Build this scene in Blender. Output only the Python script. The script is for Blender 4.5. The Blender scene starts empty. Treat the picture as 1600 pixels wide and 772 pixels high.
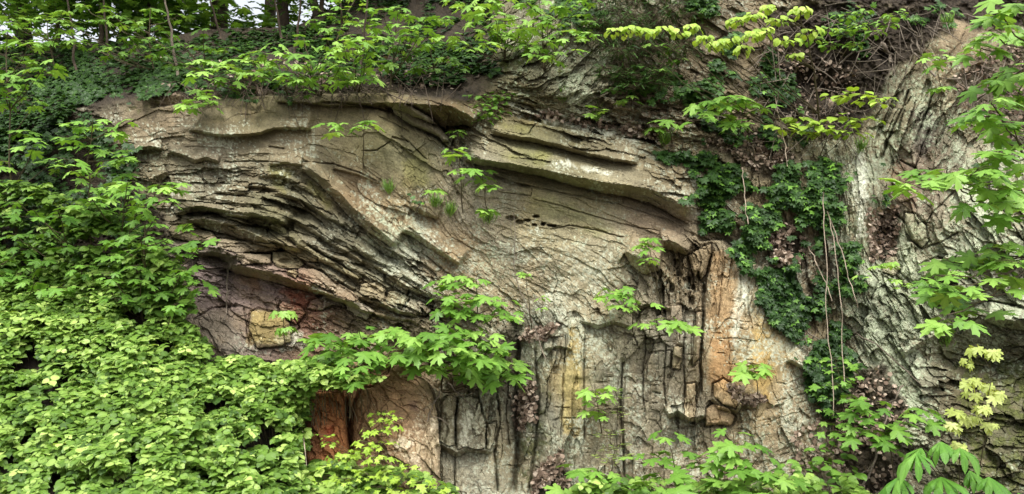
import bpy, math, random
import numpy as np
R = math.radians
SC = bpy.context.scene
# ------------------------------------------------------------------ camera, sky, sun, exposure
FPX, CX, CY = 1400.0, 800.0, 386.0          # focal length and centre in photo pixels
CAM = np.array([0.0, 0.0, 1.6]); PITCH = R(6.0)
cam_d = bpy.data.cameras.new('camera'); cam_d.sensor_width = 36.0; cam_d.lens = 36.0*FPX/1600.0
cam_d.clip_start = 0.05; cam_d.clip_end = 500
cam = bpy.data.objects.new('camera', cam_d); SC.collection.objects.link(cam)
cam.location = CAM; cam.rotation_euler = (math.pi/2+PITCH, 0, 0); SC.camera = cam
world = bpy.data.worlds.new('World'); SC.world = world; world.use_nodes = True
wn = world.node_tree; wn.nodes.clear()
SUN_EL, SUN_AZ = R(58), R(-28)              # azimuth: angle from -Y (behind the camera) towards -X
sky = wn.nodes.new('ShaderNodeTexSky'); sky.sky_type = 'NISHITA'; sky.sun_disc = False
sky.sun_elevation = SUN_EL; sky.sun_rotation = math.pi + SUN_AZ
sky.dust_density = 4.0; sky.air_density = 1.0; sky.ozone_density = 1.0
hsv = wn.nodes.new('ShaderNodeHueSaturation'); hsv.inputs['Saturation'].default_value = 0.25
bg = wn.nodes.new('ShaderNodeBackground'); bg.inputs['Strength'].default_value = 0.15
wo = wn.nodes.new('ShaderNodeOutputWorld')
wn.links.new(sky.outputs[0], hsv.inputs['Color']); wn.links.new(hsv.outputs[0], bg.inputs[0]); wn.links.new(bg.outputs[0], wo.inputs[0])
sd = bpy.data.lights.new('sun', 'SUN'); sd.energy = 1.5; sd.angle = R(12); sd.color = (1.0, 0.98, 0.94)
sun = bpy.data.objects.new('sun', sd); SC.collection.objects.link(sun)
sdir = np.array([math.sin(SUN_AZ)*math.cos(SUN_EL), -math.cos(SUN_AZ)*math.cos(SUN_EL), math.sin(SUN_EL)])
from mathutils import Vector
sun.rotation_euler = Vector(sdir).to_track_quat('Z', 'Y').to_euler()
SC.view_settings.view_transform = 'Standard'; SC.view_settings.look = 'None'
SC.view_settings.exposure = 1.12; SC.view_settings.gamma = 1.0; SC.view_settings.use_curve_mapping = False
try: SC.cycles.use_denoising = True
except Exception: pass
SC.cycles.max_bounces = 6; SC.cycles.diffuse_bounces = 3; SC.cycles.glossy_bounces = 1; SC.cycles.transmission_bounces = 3
SC.cycles.transparent_max_bounces = 4

rng = np.random.default_rng(11)
def lin(c):
    c = np.asarray(c, float)/255.0
    return np.where(c <= 0.04045, c/12.92, ((c+0.055)/1.055)**2.4)
def pt(u, v, Y):
    """world point on the line of sight of photo pixel (u, v) at world depth Y"""
    u, v, Y = np.broadcast_arrays(np.asarray(u, float), np.asarray(v, float), np.asarray(Y, float))
    x = (u-CX)/FPX; yc = (CY-v)/FPX
    dy = math.cos(PITCH)-yc*math.sin(PITCH); dz = math.sin(PITCH)+yc*math.cos(PITCH)
    t = Y/dy
    return np.stack([CAM[0]+x*t, CAM[1]+Y, CAM[2]+dz*t], -1)

# ------------------------------------------------------------------ noise tools
def smooth(a, b, x):
    t = np.clip((x-a)/(b-a), 0, 1); return t*t*(3-2*t)
def vnoise(x, y, seed=0):
    g = np.random.default_rng(seed).random((256, 256)).astype(np.float32)
    xi = np.floor(x).astype(np.int32); yi = np.floor(y).astype(np.int32)
    fx = (x-xi).astype(np.float32); fy = (y-yi).astype(np.float32)
    fx = fx*fx*(3-2*fx); fy = fy*fy*(3-2*fy)
    a = g[yi & 255, xi & 255]; b = g[yi & 255, (xi+1) & 255]; c = g[(yi+1) & 255, xi & 255]; d = g[(yi+1) & 255, (xi+1) & 255]
    return (a*(1-fx)+b*fx)*(1-fy)+(c*(1-fx)+d*fx)*fy
def fbm(x, y, s, o=4, seed=0, gain=.5):
    r = 0; a = 1; t = 0
    for i in range(o):
        r = r+a*vnoise(x/s*2**i+17.3*i, y/s*2**i+9.1*i, seed+i); t += a; a *= gain
    return r/t-0.5

# ------------------------------------------------------------------ the fine grid of the rock face
ST = 1.25; U0, U1, V0, V1 = -110, 1710, -170, 860
gu = np.arange(U0, U1, ST, dtype=np.float32); gv = np.arange(V0, V1, ST, dtype=np.float32)
NU, NV = len(gu), len(gv)
U, V = np.meshgrid(gu, gv)
def rbf(pts, sig, U=U, V=V):
    """smooth field through control points (u, v, values...)"""
    pts = np.array(pts, float); k = 6
    cu, cv = U[::k, ::k], V[::k, ::k]
    w = 0; acc = [0]*(pts.shape[1]-2)
    for p in pts:
        d2 = (cu-p[0])**2+(cv-p[1])**2
        g = 1.0/(d2+sig*sig)**2
        w = w+g
        for i in range(len(acc)): acc[i] = acc[i]+g*p[2+i]
    out = []
    jj = np.clip((np.arange(U.shape[1])/k), 0, cu.shape[1]-1.001); ii = np.clip((np.arange(U.shape[0])/k), 0, cu.shape[0]-1.001)
    j0 = jj.astype(int); i0 = ii.astype(int); fj = (jj-j0)[None, :]; fi = (ii-i0)[:, None]
    for a in acc:
        a = a/w
        out.append(((a[i0][:, j0]*(1-fj)+a[i0][:, j0+1]*fj)*(1-fi)+(a[i0+1][:, j0]*(1-fj)+a[i0+1][:, j0+1]*fj)*fi).astype(np.float32))
    return out
def interp(pl, u):
    pl = np.array(pl, float); return np.interp(u, pl[:, 0], pl[:, 1])
def win(us, vs, m):
    j0 = max(0, int((min(us)-m-U0)/ST)); j1 = min(NU, int((max(us)+m-U0)/ST)+2)
    i0 = max(0, int((min(vs)-m-V0)/ST)); i1 = min(NV, int((max(vs)+m-V0)/ST)+2)
    return slice(i0, i1), slice(j0, j1)
WU = U+fbm(U, V, 22, 3, 301)*3.2+fbm(U, V, 5, 3, 305, .7)*1.8
WV = V+fbm(U, V, 22, 3, 311)*3.2+fbm(U, V, 5, 3, 315, .7)*1.8
def pline(pts, m, warp=True):
    """signed distance (positive = left/above), taper and window for a polyline"""
    us = [p[0] for p in pts]; vs = [p[1] for p in pts]
    W = win(us, vs, m+8)
    x = (WU if warp else U)[W]; y = (WV if warp else V)[W]
    best = np.full(x.shape, 1e9, np.float32); sg = np.zeros_like(best); al = np.zeros_like(best)
    L = 0; seg = [math.hypot(us[i+1]-us[i], vs[i+1]-vs[i]) for i in range(len(us)-1)]; T = sum(seg)
    for i in range(len(us)-1):
        ax, ay, bx, by = us[i], vs[i], us[i+1], vs[i+1]
        dx, dy = bx-ax, by-ay; l2 = dx*dx+dy*dy+1e-9
        t0 = ((x-ax)*dx+(y-ay)*dy)/l2; t = np.clip(t0, 0, 1)
        ex = x-ax-t*dx; ey = y-ay-t*dy; d = np.sqrt(ex*ex+ey*ey)
        m_ = d < best
        best = np.where(m_, d, best); s = np.sign(dx*(y-ay)-dy*(x-ax))
        sg = np.where(m_, -s, sg)
        al = np.where(m_, (L+t*seg[i])/T, al)
        L += seg[i]
    return W, best, best*sg, al
def polymask(poly, m=14, warp=True):
    us = [p[0] for p in poly]; vs = [p[1] for p in poly]
    W = win(us, vs, m+8)
    x = (WU if warp else U)[W]; y = (WV if warp else V)[W]
    ins = np.zeros(x.shape, bool); best = np.full(x.shape, 1e9, np.float32); n = len(poly)
    for i in range(n):
        ax, ay = poly[i]; bx, by = poly[(i+1) % n]
        c = ((ay > y) != (by > y)) & (x < (bx-ax)*(y-ay)/((by-ay) if abs(by-ay) > 1e-6 else 1e-6)+ax)
        ins ^= c
        dx, dy = bx-ax, by-ay
        t = np.clip(((x-ax)*dx+(y-ay)*dy)/(dx*dx+dy*dy+1e-9), 0, 1)
        best = np.minimum(best, np.hypot(x-ax-t*dx, y-ay-t*dy))
    return W, np.where(ins, best, -best)
def in_poly(poly, x, y):
    ins = np.zeros(np.shape(x), bool); n = len(poly)
    for i in range(n):
        ax, ay = poly[i]; bx, by = poly[(i+1) % n]
        ins ^= ((ay > y) != (by > y)) & (x < (bx-ax)*(y-ay)/((by-ay) if abs(by-ay) > 1e-6 else 1e-6)+ax)
    return ins

# ------------------------------------------------------------------ bedding directions of the folded strata, roughness, blocks
# u, v, angle (clockwise below horizontal), fine relief, block relief, block length, block width
F = [(220,190,-8,.5,.25,80,40),(250,230,-10,.8,.5,50,14),(330,190,0,.35,.2,120,45),(330,235,4,.4,.3,90,30),(420,180,0,.3,.2,120,45),(440,230,5,.45,.25,90,30),
(210,250,10,1,.8,40,14),(320,280,5,.8,.7,55,16),(400,280,5,.7,.9,60,17),(440,300,15,.8,.9,60,17),(500,320,42,.8,.9,60,17),(530,350,42,.8,.9,60,17),(580,390,40,.8,.85,60,17),(630,410,38,.7,.85,60,16),
(520,275,38,.45,.3,90,30),(560,310,38,.5,.3,90,26),(620,340,38,.6,.4,70,22),(680,380,40,.7,.4,60,20),(740,440,38,.8,.5,50,18),
(460,380,22,.7,.9,45,16),(380,360,12,.7,.8,55,16),(320,350,0,.7,.8,55,18),(420,400,18,.7,.9,45,16),(520,410,30,.8,.9,45,11),(600,440,27,.8,1,36,13),(560,470,25,.9,1,36,13),(660,485,25,.8,1,34,14),
(380,440,18,.6,.5,40,16),(470,460,25,.9,.8,40,13),(350,520,40,.5,.35,50,30),(430,510,10,.4,.4,40,25),
(520,155,3,.4,.3,90,14),(620,155,6,.4,.3,90,14),(560,200,15,.3,.2,100,50),(640,220,38,.35,.3,70,30),(680,260,52,.5,.4,60,18),(660,300,55,.5,.35,60,22),(600,250,30,.3,.25,80,40),
(715,240,62,.7,.5,40,14),(715,320,72,.7,.5,40,16),(760,230,16,.5,.4,90,12),(860,210,14,.3,.2,140,30),(850,245,13,.6,.3,120,10),(980,240,15,.4,.3,120,24),(1000,275,17,.4,.3,120,20),
(780,290,6,.5,.3,80,20),(860,300,13,.45,.3,120,16),(960,320,15,.45,.3,120,16),(1050,350,18,.5,.4,70,16),(850,350,8,.5,.4,90,16),(950,360,14,.5,.35,90,18),
(800,390,15,.6,.4,60,30),(900,400,22,.5,.3,80,34),(860,450,40,.8,.6,40,24),(960,420,40,.5,.4,60,30),(1020,400,50,.8,.9,40,18),
(840,165,16,1,.9,50,8),(930,190,15,.9,1.3,34,10),(1000,200,10,.9,1.5,30,13),(860,125,-35,.9,1.1,34,12),(920,130,-30,.9,1.4,30,14),(900,60,-50,.9,1.3,36,18),(860,20,-60,.9,1.3,36,18),(1000,100,60,.8,1.3,36,20),(1060,170,10,1.3,1.2,34,14),
(1060,250,8,.8,.8,50,18),(1070,290,10,.7,.8,50,20),
(1050,420,88,.8,1.5,46,18),(1075,450,90,.8,1.5,50,14),(1080,520,93,.8,1.1,70,14),(1030,520,85,.7,1.2,34,22),(1000,560,90,.7,1,40,22),(970,500,70,.8,1.1,30,18),(900,600,91,.4,.5,110,26),(930,640,90,.6,.7,60,20),
(840,560,95,.9,1.1,36,16),(850,680,92,.8,.9,50,16),(800,620,95,.9,1.3,34,18),(1060,600,90,.7,1,46,22),(1020,640,90,.7,.9,44,26),(1130,480,98,.4,.5,90,34),(1130,580,92,.4,.5,60,34),(1180,500,100,.6,.5,90,20),(1190,580,92,.5,.3,90,30),
(1240,600,70,1,.5,40,30),(1240,680,70,1.1,.7,40,24),(1150,680,85,1,.9,40,18),(1000,720,90,1,.8,50,18),(740,660,90,.7,.8,60,24),(700,640,88,.6,.8,60,26),(740,740,90,.6,.4,70,40),(580,630,70,.3,1.3,40,30),(625,610,20,.3,1.2,44,30),(640,690,80,.3,1.1,44,32),(590,700,30,.3,1.2,40,28),(515,640,25,.3,1.3,36,24),(510,690,70,.3,1.2,40,24),
(1340,280,82,1.1,.4,80,14),(1345,350,85,1,.4,80,14),(1390,170,118,.9,1.2,70,16),(1430,180,115,1,1.3,50,14),(1420,260,60,.7,1.1,40,24),(1470,200,110,.9,1.3,40,16),(1500,90,112,.6,.5,70,34),(1490,270,110,.8,.6,60,28),
(1410,340,80,.9,.8,50,24),(1430,370,70,1.1,1,40,18),(1560,330,60,.9,1.2,40,18),(1530,370,55,1.1,1.1,40,14),(1560,400,50,.9,1.3,40,18),(1480,410,8,.7,1.2,50,20),(1400,470,55,1.3,1.2,34,10),(1440,460,52,1.4,1.2,34,10),(1380,560,62,1.1,1.1,36,12),
(1430,560,50,1,1.3,30,16),(1500,560,8,.9,1.2,50,16),(1580,560,5,.8,1.2,50,18),(1560,650,5,.8,1,50,22),(1480,650,20,1.2,1,34,16),
(100,300,10,1,.9,40,20),(100,100,10,1,.6,40,20),(500,90,10,1,.5,40,20),(700,90,10,1,.7,40,20),(1250,130,30,1,.4,40,20),(1200,250,85,1,.8,40,20),(1270,450,85,1,.8,40,20),(1300,650,80,1,.8,30,18)]
Fa = [(p[0], p[1], math.cos(2*R(p[2])), math.sin(2*R(p[2])), p[3], p[4], p[5], p[6]) for p in F]
c2, s2, LA, BA, BL, BW = rbf(Fa, 22)
def zone(u0, u1, v0, v1, e=40):
    n_ = fbm(U, V, 60, 2, 33)*60
    return smooth(u0-e, u0+e, U+n_)*smooth(u1+e, u1-e, U+n_)*smooth(v0-e, v0+e, V+n_)*smooth(v1+e, v1-e, V+n_)
Z1 = zone(790, 1310, 490, 900); Z2 = zone(1335, 1900, -200, 900); Z3 = zone(800, 1200, -200, 150)
BA = BA*(1-.34*Z1)*(1-.18*Z2)*(1-.25*Z3); LA = LA*(1-.45*Z1)*(1-.42*Z2)*(1-.45*Z3)
BW = BW*(1+.5*Z1)*(1+.5*Z2)*(1+.5*Z3); BL = BL*(1+.3*Z1)*(1+.3*Z2)
TH = 0.5*np.arctan2(s2, c2)
DX, DY = np.cos(TH), np.sin(TH)
def lic(n, L, DX=DX, DY=DY):
    """smear noise n along the bedding direction: bed-parallel relief that follows the fold"""
    out = n.copy(); I, J = np.meshgrid(np.arange(NV), np.arange(NU), indexing='ij')
    for s in (1, -1):
        x = J.astype(np.float32); y = I.astype(np.float32); px, py = DX*s, DY*s
        step = 1.5
        for k in range(int(L/ST/step)):
            xi = np.clip(x.astype(np.int32), 0, NU-1); yi = np.clip(y.astype(np.int32), 0, NV-1)
            dx = DX[yi, xi]; dy = DY[yi, xi]; f = np.where(dx*px+dy*py < 0, -1, 1)
            dx = dx*f; dy = dy*f; px, py = dx, dy
            x = x+dx*step; y = y+dy*step
            xi = np.clip(x.astype(np.int32), 0, NU-1); yi = np.clip(y.astype(np.int32), 0, NV-1)
            out += n[yi, xi]
    out -= out.mean(); return out/out.std()
def nz(s, seed):
    return vnoise(U/s, V/s, seed).astype(np.float32)
L1 = lic(nz(2.6, 1), 40); L2 = lic(nz(7, 2), 70); L3 = lic(nz(18, 3), 110); L4 = lic(nz(3.6, 4), 44); L5 = lic(nz(3.4, 8), 15, -DY, DX)
def blocks(scale, seed, dens=1.0):
    r = np.random.default_rng(seed); F1 = np.full(U.shape, 9.0, np.float32); F2 = F1.copy()
    off = np.zeros_like(F1); tone = np.zeros_like(F1)
    A = (U1-U0)*(V1-V0); Amin = 260*scale*scale; n = int(A/Amin*dens*1.3)
    for _ in range(n):
        u = r.uniform(U0, U1); v = r.uniform(V0, V1); i = int((v-V0)/ST); j = int((u-U0)/ST)
        i = min(i, NV-1); j = min(j, NU-1)
        a = BL[i, j]*scale; b = BW[i, j]*scale
        if r.random() > Amin/(a*b): continue
        th = TH[i, j]+r.normal(0, .05+.05*BA[i, j]); a *= r.uniform(.7, 1.3)*.6; b *= r.uniform(.6, 1.4)*.6
        c, s = math.cos(th), math.sin(th); k = 2.6
        hw = k*(abs(c)*a+abs(s)*b); hh = k*(abs(s)*a+abs(c)*b)
        W = (slice(max(0, i-int(hh/ST)), i+int(hh/ST)+1), slice(max(0, j-int(hw/ST)), j+int(hw/ST)+1))
        x = WU[W]-u; y = WV[W]-v
        p = (x*c+y*s)/a; q = (-x*s+y*c)/b
        p2 = p*p; q2 = q*q; d = np.sqrt(np.sqrt(p2*p2+q2*q2))
        f1 = F1[W]; m = d < f1
        F2[W] = np.where(m, f1, np.minimum(F2[W], d)); F1[W] = np.where(m, d, f1)
        o = r.normal(); tx, ty = r.normal(0, .5), abs(r.normal(0, .8)); t_ = r.random()
        off[W] = np.where(m, o+tx*p+ty*q, off[W]); tone[W] = np.where(m, t_, tone[W])
    g = np.clip(F2-F1, 0, 9)
    return off, np.exp(-(g/0.10)**2), tone
o1, e1, t1 = blocks(1.0, 5); o2, e2, t2 = blocks(.45, 6); o3, e3, t3 = blocks(.21, 7)
# ------------------------------------------------------------------ depth of the rock face (metres from the camera plane)
VTOP = [(-400,230),(0,200),(150,170),(230,152),(400,148),(560,148),(650,150),(740,158),(800,130),(860,90),(950,20),(1100,-100),(2000,-100)]
VCREST = [(-400,84),(0,74),(250,62),(320,44),(460,42),(540,0),(640,-70),(760,-140),(2100,-150)]
def baseY(u, v):
    b = 6.95+0.0011*(450-v)
    vt = interp(VTOP, u); k = np.interp(u, [0, 650, 800, 1000], [.021, .021, .008, .004])
    d = vt-v
    b = b+k*np.where(d > 0, np.sqrt(d*d+100)-10, 0)
    b = b+np.interp(u, [-400, 0, 250, 700, 1000, 1300, 1600, 2000], [1.4, .9, .25, 0, 0, .05, -.1, -.5])
    return b
Y = baseY(U, V).astype(np.float32)
Y += fbm(U, V, 260, 3, 40)*0.32
SOIL = smooth(-6, 10, interp(VTOP, U)-V+fbm(U, V, 30, 3, 50)*26)*smooth(800, 740, U)
for poly, s in [([(1190,20),(1300,0),(1480,10),(1470,60),(1400,110),(1370,160),(1340,210),(1280,215),(1180,190),(1210,120)], 1),
                ([(1370,330),(1410,320),(1400,380),(1385,410),(1355,400)], .9), ([(1270,-180),(1720,-180),(1720,40),(1540,50),(1480,28),(1400,16),(1280,10)], 1), ([(1480,120),(1560,60),(1700,40),(1700,240),(1560,230),(1520,170)], .7),
                ([(1310,600),(1380,560),(1420,640),(1400,772),(1300,772)], .9), ([(1190,350),(1260,350),(1260,410),(1200,420)], .8),
                ([(1090,220),(1180,200),(1250,240),(1230,300),(1160,260)], .8), ([(-110,200),(150,170),(190,260),(260,340),(280,520),(-110,520)], .9),
                ([(835,730),(880,700),(900,772),(830,780)], .8), ([(775,505),(830,520),(800,560),(805,640),(785,640)], .6), ([(800,600),(835,590),(840,650),(805,660)], .7)]:
    W, d = polymask(poly)
    SOIL[W] = np.maximum(SOIL[W], smooth(-5, 9, d+fbm(U[W], V[W], 14, 3, 51)*16)*s)
RK = 1-SOIL
MK = fbm(U, V, 34, 3, 81)
Y += RK*(.012*smooth(1.25, 2.0, L4)*smooth(-.06, .08, MK)+.016*smooth(1.15, 1.9, L5)*(Z1+.35)*smooth(-.02, .12, -MK))
def terr(L, k=1.1):
    q = L*k; f = np.floor(q); return (f+smooth(.55, .95, q-f))/k
LQ = np.clip(LA, .05, 2)**1.5
for poly, s in [([(760,285),(1085,340),(1040,400),(930,470),(780,490),(690,420),(640,330),(740,300)], .35), ([(200,165),(520,150),(700,200),(710,330),(600,300),(480,262),(200,240)], .5), ([(1110,395),(1200,430),(1215,620),(1110,600)], .6), ([(480,600),(700,560),(780,772),(480,772)], .6)]:
    W, d = polymask(poly, 30); k_ = 1-(1-s)*smooth(-20, 10, d); LQ[W] *= k_; BA[W] *= .12+.88*k_
Y += RK*(-0.034*BA*o1-0.016*BA*o2-.0075*np.clip(LA*.6+BA*.4-.2, 0, 1.4)*o3+.006*np.clip(LA-.3, 0, 1.4)*e3+0.008*BA*e1*smooth(-.1, .1, fbm(U, V, 40, 2, 67))+0.010*BA*e2*smooth(-.05, .1, fbm(U, V, 30, 2, 68)))
PM = smooth(-.14, .16, fbm(U, V, 46, 3, 66))*.8+.25
Y += RK*LQ*PM*(-0.0030*L1-0.0042*terr(L2)-0.0030*terr(L3)+.020*smooth(1.15, 2.0, L4)*smooth(-.05, .12, fbm(U, V, 36, 3, 69))+.020*smooth(1.2, 2.0, L5)*np.clip(BA, .1, 1)*smooth(-.08, .10, fbm(U, V, 30, 3, 72)))
Y += SOIL*(fbm(U, V, 24, 4, 60)*.20+fbm(U, V, 5, 3, 61)*.06)
Y += RK*(fbm(U, V, 50, 3, 70)*.10+fbm(U, V, 5, 3, 71)*.014*(.3+LA))
# ledges: lip polyline (left to right), protrusion, underside px, fade-up px
LEDGE = [
 ([(722,240),(750,249),(800,255),(850,265),(900,276),(950,286),(985,290),(1020,297),(1050,310),(1092,332)], .32, [8,12,18,24], 60),
 ([(762,201),(800,211),(830,215),(870,224),(920,238),(960,248),(1000,254)], .16, [7,7,6,4], 40),
 ([(430,158),(470,158),(520,162),(560,161),(600,160),(640,161)], .12, [2,4,6,6], 26),
 ([(600,160),(640,160),(677,164),(705,166),(729,177),(746,190)], .40, [6,22,36,10], 26),
 ([(294,201),(315,205),(346,210),(377,209),(408,206),(429,199),(473,197),(490,201)], .13, [3,5,4,5], 40),
 ([(199,240),(215,231),(235,228),(254,232)], .14, [4,6,6,3], 14),
 ([(262,234),(285,240),(305,250),(320,244),(345,252)], .10, [4,5,6,4], 12),
 ([(420,256),(445,253),(472,257)], .08, [3,4,4,3], 20),
 ([(474,258),(500,275),(528,297),(552,325),(575,345),(600,365),(622,384)], .19, [8,14,15,9], 22),
 ([(470,374),(520,400),(560,421),(600,446)], 0.070, [3,5,3], 9), ([(500,370),(550,397),(600,424),(650,456)], 0.063, [3,5,3], 10),
 ([(420,300),(460,307),(500,327),(540,354)], 0.091, [4,8,4], 11), ([(380,288),(430,294),(480,316),(520,346)], 0.070, [3,5,3], 9), ([(330,298),(380,299),(430,310),(470,332)], 0.070, [3,6,3], 10),
 ([(400,274),(440,272),(470,287),(500,308)], 0.070, [4,6,3], 10), ([(560,392),(600,412),(650,440),(690,464)], 0.077, [3,6,4], 12), ([(300,305),(350,312),(400,318),(440,331)], 0.070, [4,6,4], 10),
 ([(540,345),(575,372),(615,398)], 0.056, [4,7,4], 10), ([(560,482),(600,493),(650,502)], 0.070, [3,5,3], 8), ([(480,345),(520,368),(560,388),(590,400)], 0.084, [4,7,4], 10), ([(440,335),(480,352),(520,378)], 0.084, [4,7,3], 9),
 ([(626,358),(645,362),(665,375),(690,392),(720,414)], .16, [6,8,6,3], 30),
 ([(272,328),(310,321),(350,327),(400,333),(436,342),(452,352)], .34, [10,8,20,14], 34),
 ([(280,345),(320,342),(360,349),(395,366),(440,380),(475,390)], .28, [12,18,12,5], 22),
 ([(315,384),(345,387),(369,401),(372,412),(400,419),(430,425),(455,434),(500,447),(540,468),(566,480)], .28, [14,16,14,6], 26),
 ([(447,364),(475,385),(510,405),(540,425),(568,439)], .12, [5,7,7,5], 20),
 ([(445,390),(470,403),(500,418),(530,437),(558,453)], .10, [4,5,6,5], 16),
 ([(560,462),(604,476),(652,493)], .13, [5,7,7,5], 14),
 ([(604,428),(638,447),(677,461),(705,474),(755,492)], .14, [6,7,8,7], 16),
 ([(366,395),(390,400),(422,413)], .08, [4,6,6,4], 12),
 ([(520,262),(545,268),(570,275),(592,286)], .05, [2,3,3,2], 20),
 ([(1033,376),(1045,374),(1078,391)], .20, [12,15,13,8], 20),
 ([(976,391),(996,403),(1015,411),(1032,415)], .22, [3,14,20,8], 30),
 ([(680,692),(700,698),(714,706),(730,698),(765,704),(776,690)], .12, [4,8,6,4], 22),
 ([(1042,648),(1060,640),(1075,652),(1104,648)], .16, [8,10,8,6], 18),
 ([(1112,620),(1125,634),(1150,640),(1158,628)], .14, [5,6,6,4], 24),
 ([(1440,432),(1455,427),(1485,432),(1500,438)], .22, [6,10,10,6], 20),
 ([(1540,490),(1580,500),(1640,500)], .25, [10,14,16,16], 30),
 ([(1410,555),(1430,540),(1445,530),(1470,520)], .10, [5,8,8,4], 14),
 ([(232,282),(240,276),(262,268)], .14, [8,14,10,6], 16),
 ([(640,322),(656,326),(685,340)], .10, [3,8,6,3], 16),
 ([(355,398),(330,392),(300,395)][::-1], .1, [4,8,6,3], 10),
 ([(425,427),(455,436),(490,452),(520,462),(555,474)], .10, [3,5,7,4], 6),
 ([(850,545),(870,540),(895,545)], .05, [3,4,4,3], 14),
 ([(1205,395),(1240,420),(1260,470)], .12, [6,8,8,6], 20),
 ([(995,480),(1020,476),(1050,482)], .10, [4,6,6,4], 16),
 ([(905,500),(935,508),(960,500),(990,512)], .08, [3,6,6,3], 16),
 ([(1230,560),(1270,580),(1290,640)], .10, [4,6,6,4], 30),
]
for pts, h, und, up in LEDGE:
    W, d, sd_, al = pline(pts, max(up, max(und)+26))
    und = np.interp(al, np.linspace(0, 1, len(und)), und)
    tp = smooth(0, .06, al)*smooth(1, .94, al)
    along_end = (al > 0.001) & (al < 0.999)
    f = np.where(sd_ >= 0, np.clip(1-sd_/up, 0, 1)**1.2, 1+sd_/und)
    f = np.where(sd_ < -und, -.35*np.clip(1-(-sd_-und)/22, 0, 1), np.maximum(f, -.35)) if True else f
    Y[W] -= (h*tp*f*along_end).astype(np.float32)
# set-back steps (a bed top seen from below: the rock above the line stands further back)
for pts, h, up in [([(762,179),(800,185),(870,200),(950,214),(1000,221),(1042,236)], .22, 60), ([(505,148),(560,146),(640,148),(700,156),(742,178)], .20, 30),
                   ([(232,172),(300,160),(400,152),(505,148)], .15, 30), ([(490,612),(531,612)], .12, 30), ([(560,600),(608,586),(614,572),(645,574),(672,600),(690,616),(740,616)], .12, 30),
                   ([(290,341),(335,336),(370,343),(402,354),(440,368)], .10, 8), ([(1090,380),(1130,376),(1190,420)], .12, 40)]:
    W, d, sd_, al = pline(pts, up+4)
    f = np.where(sd_ > 0, smooth(0, 2.5, sd_)*np.clip(1-sd_/up, 0, 1), 0)
    Y[W] += (h*f*smooth(0, .05, al)*smooth(1, .95, al)).astype(np.float32)
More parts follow.
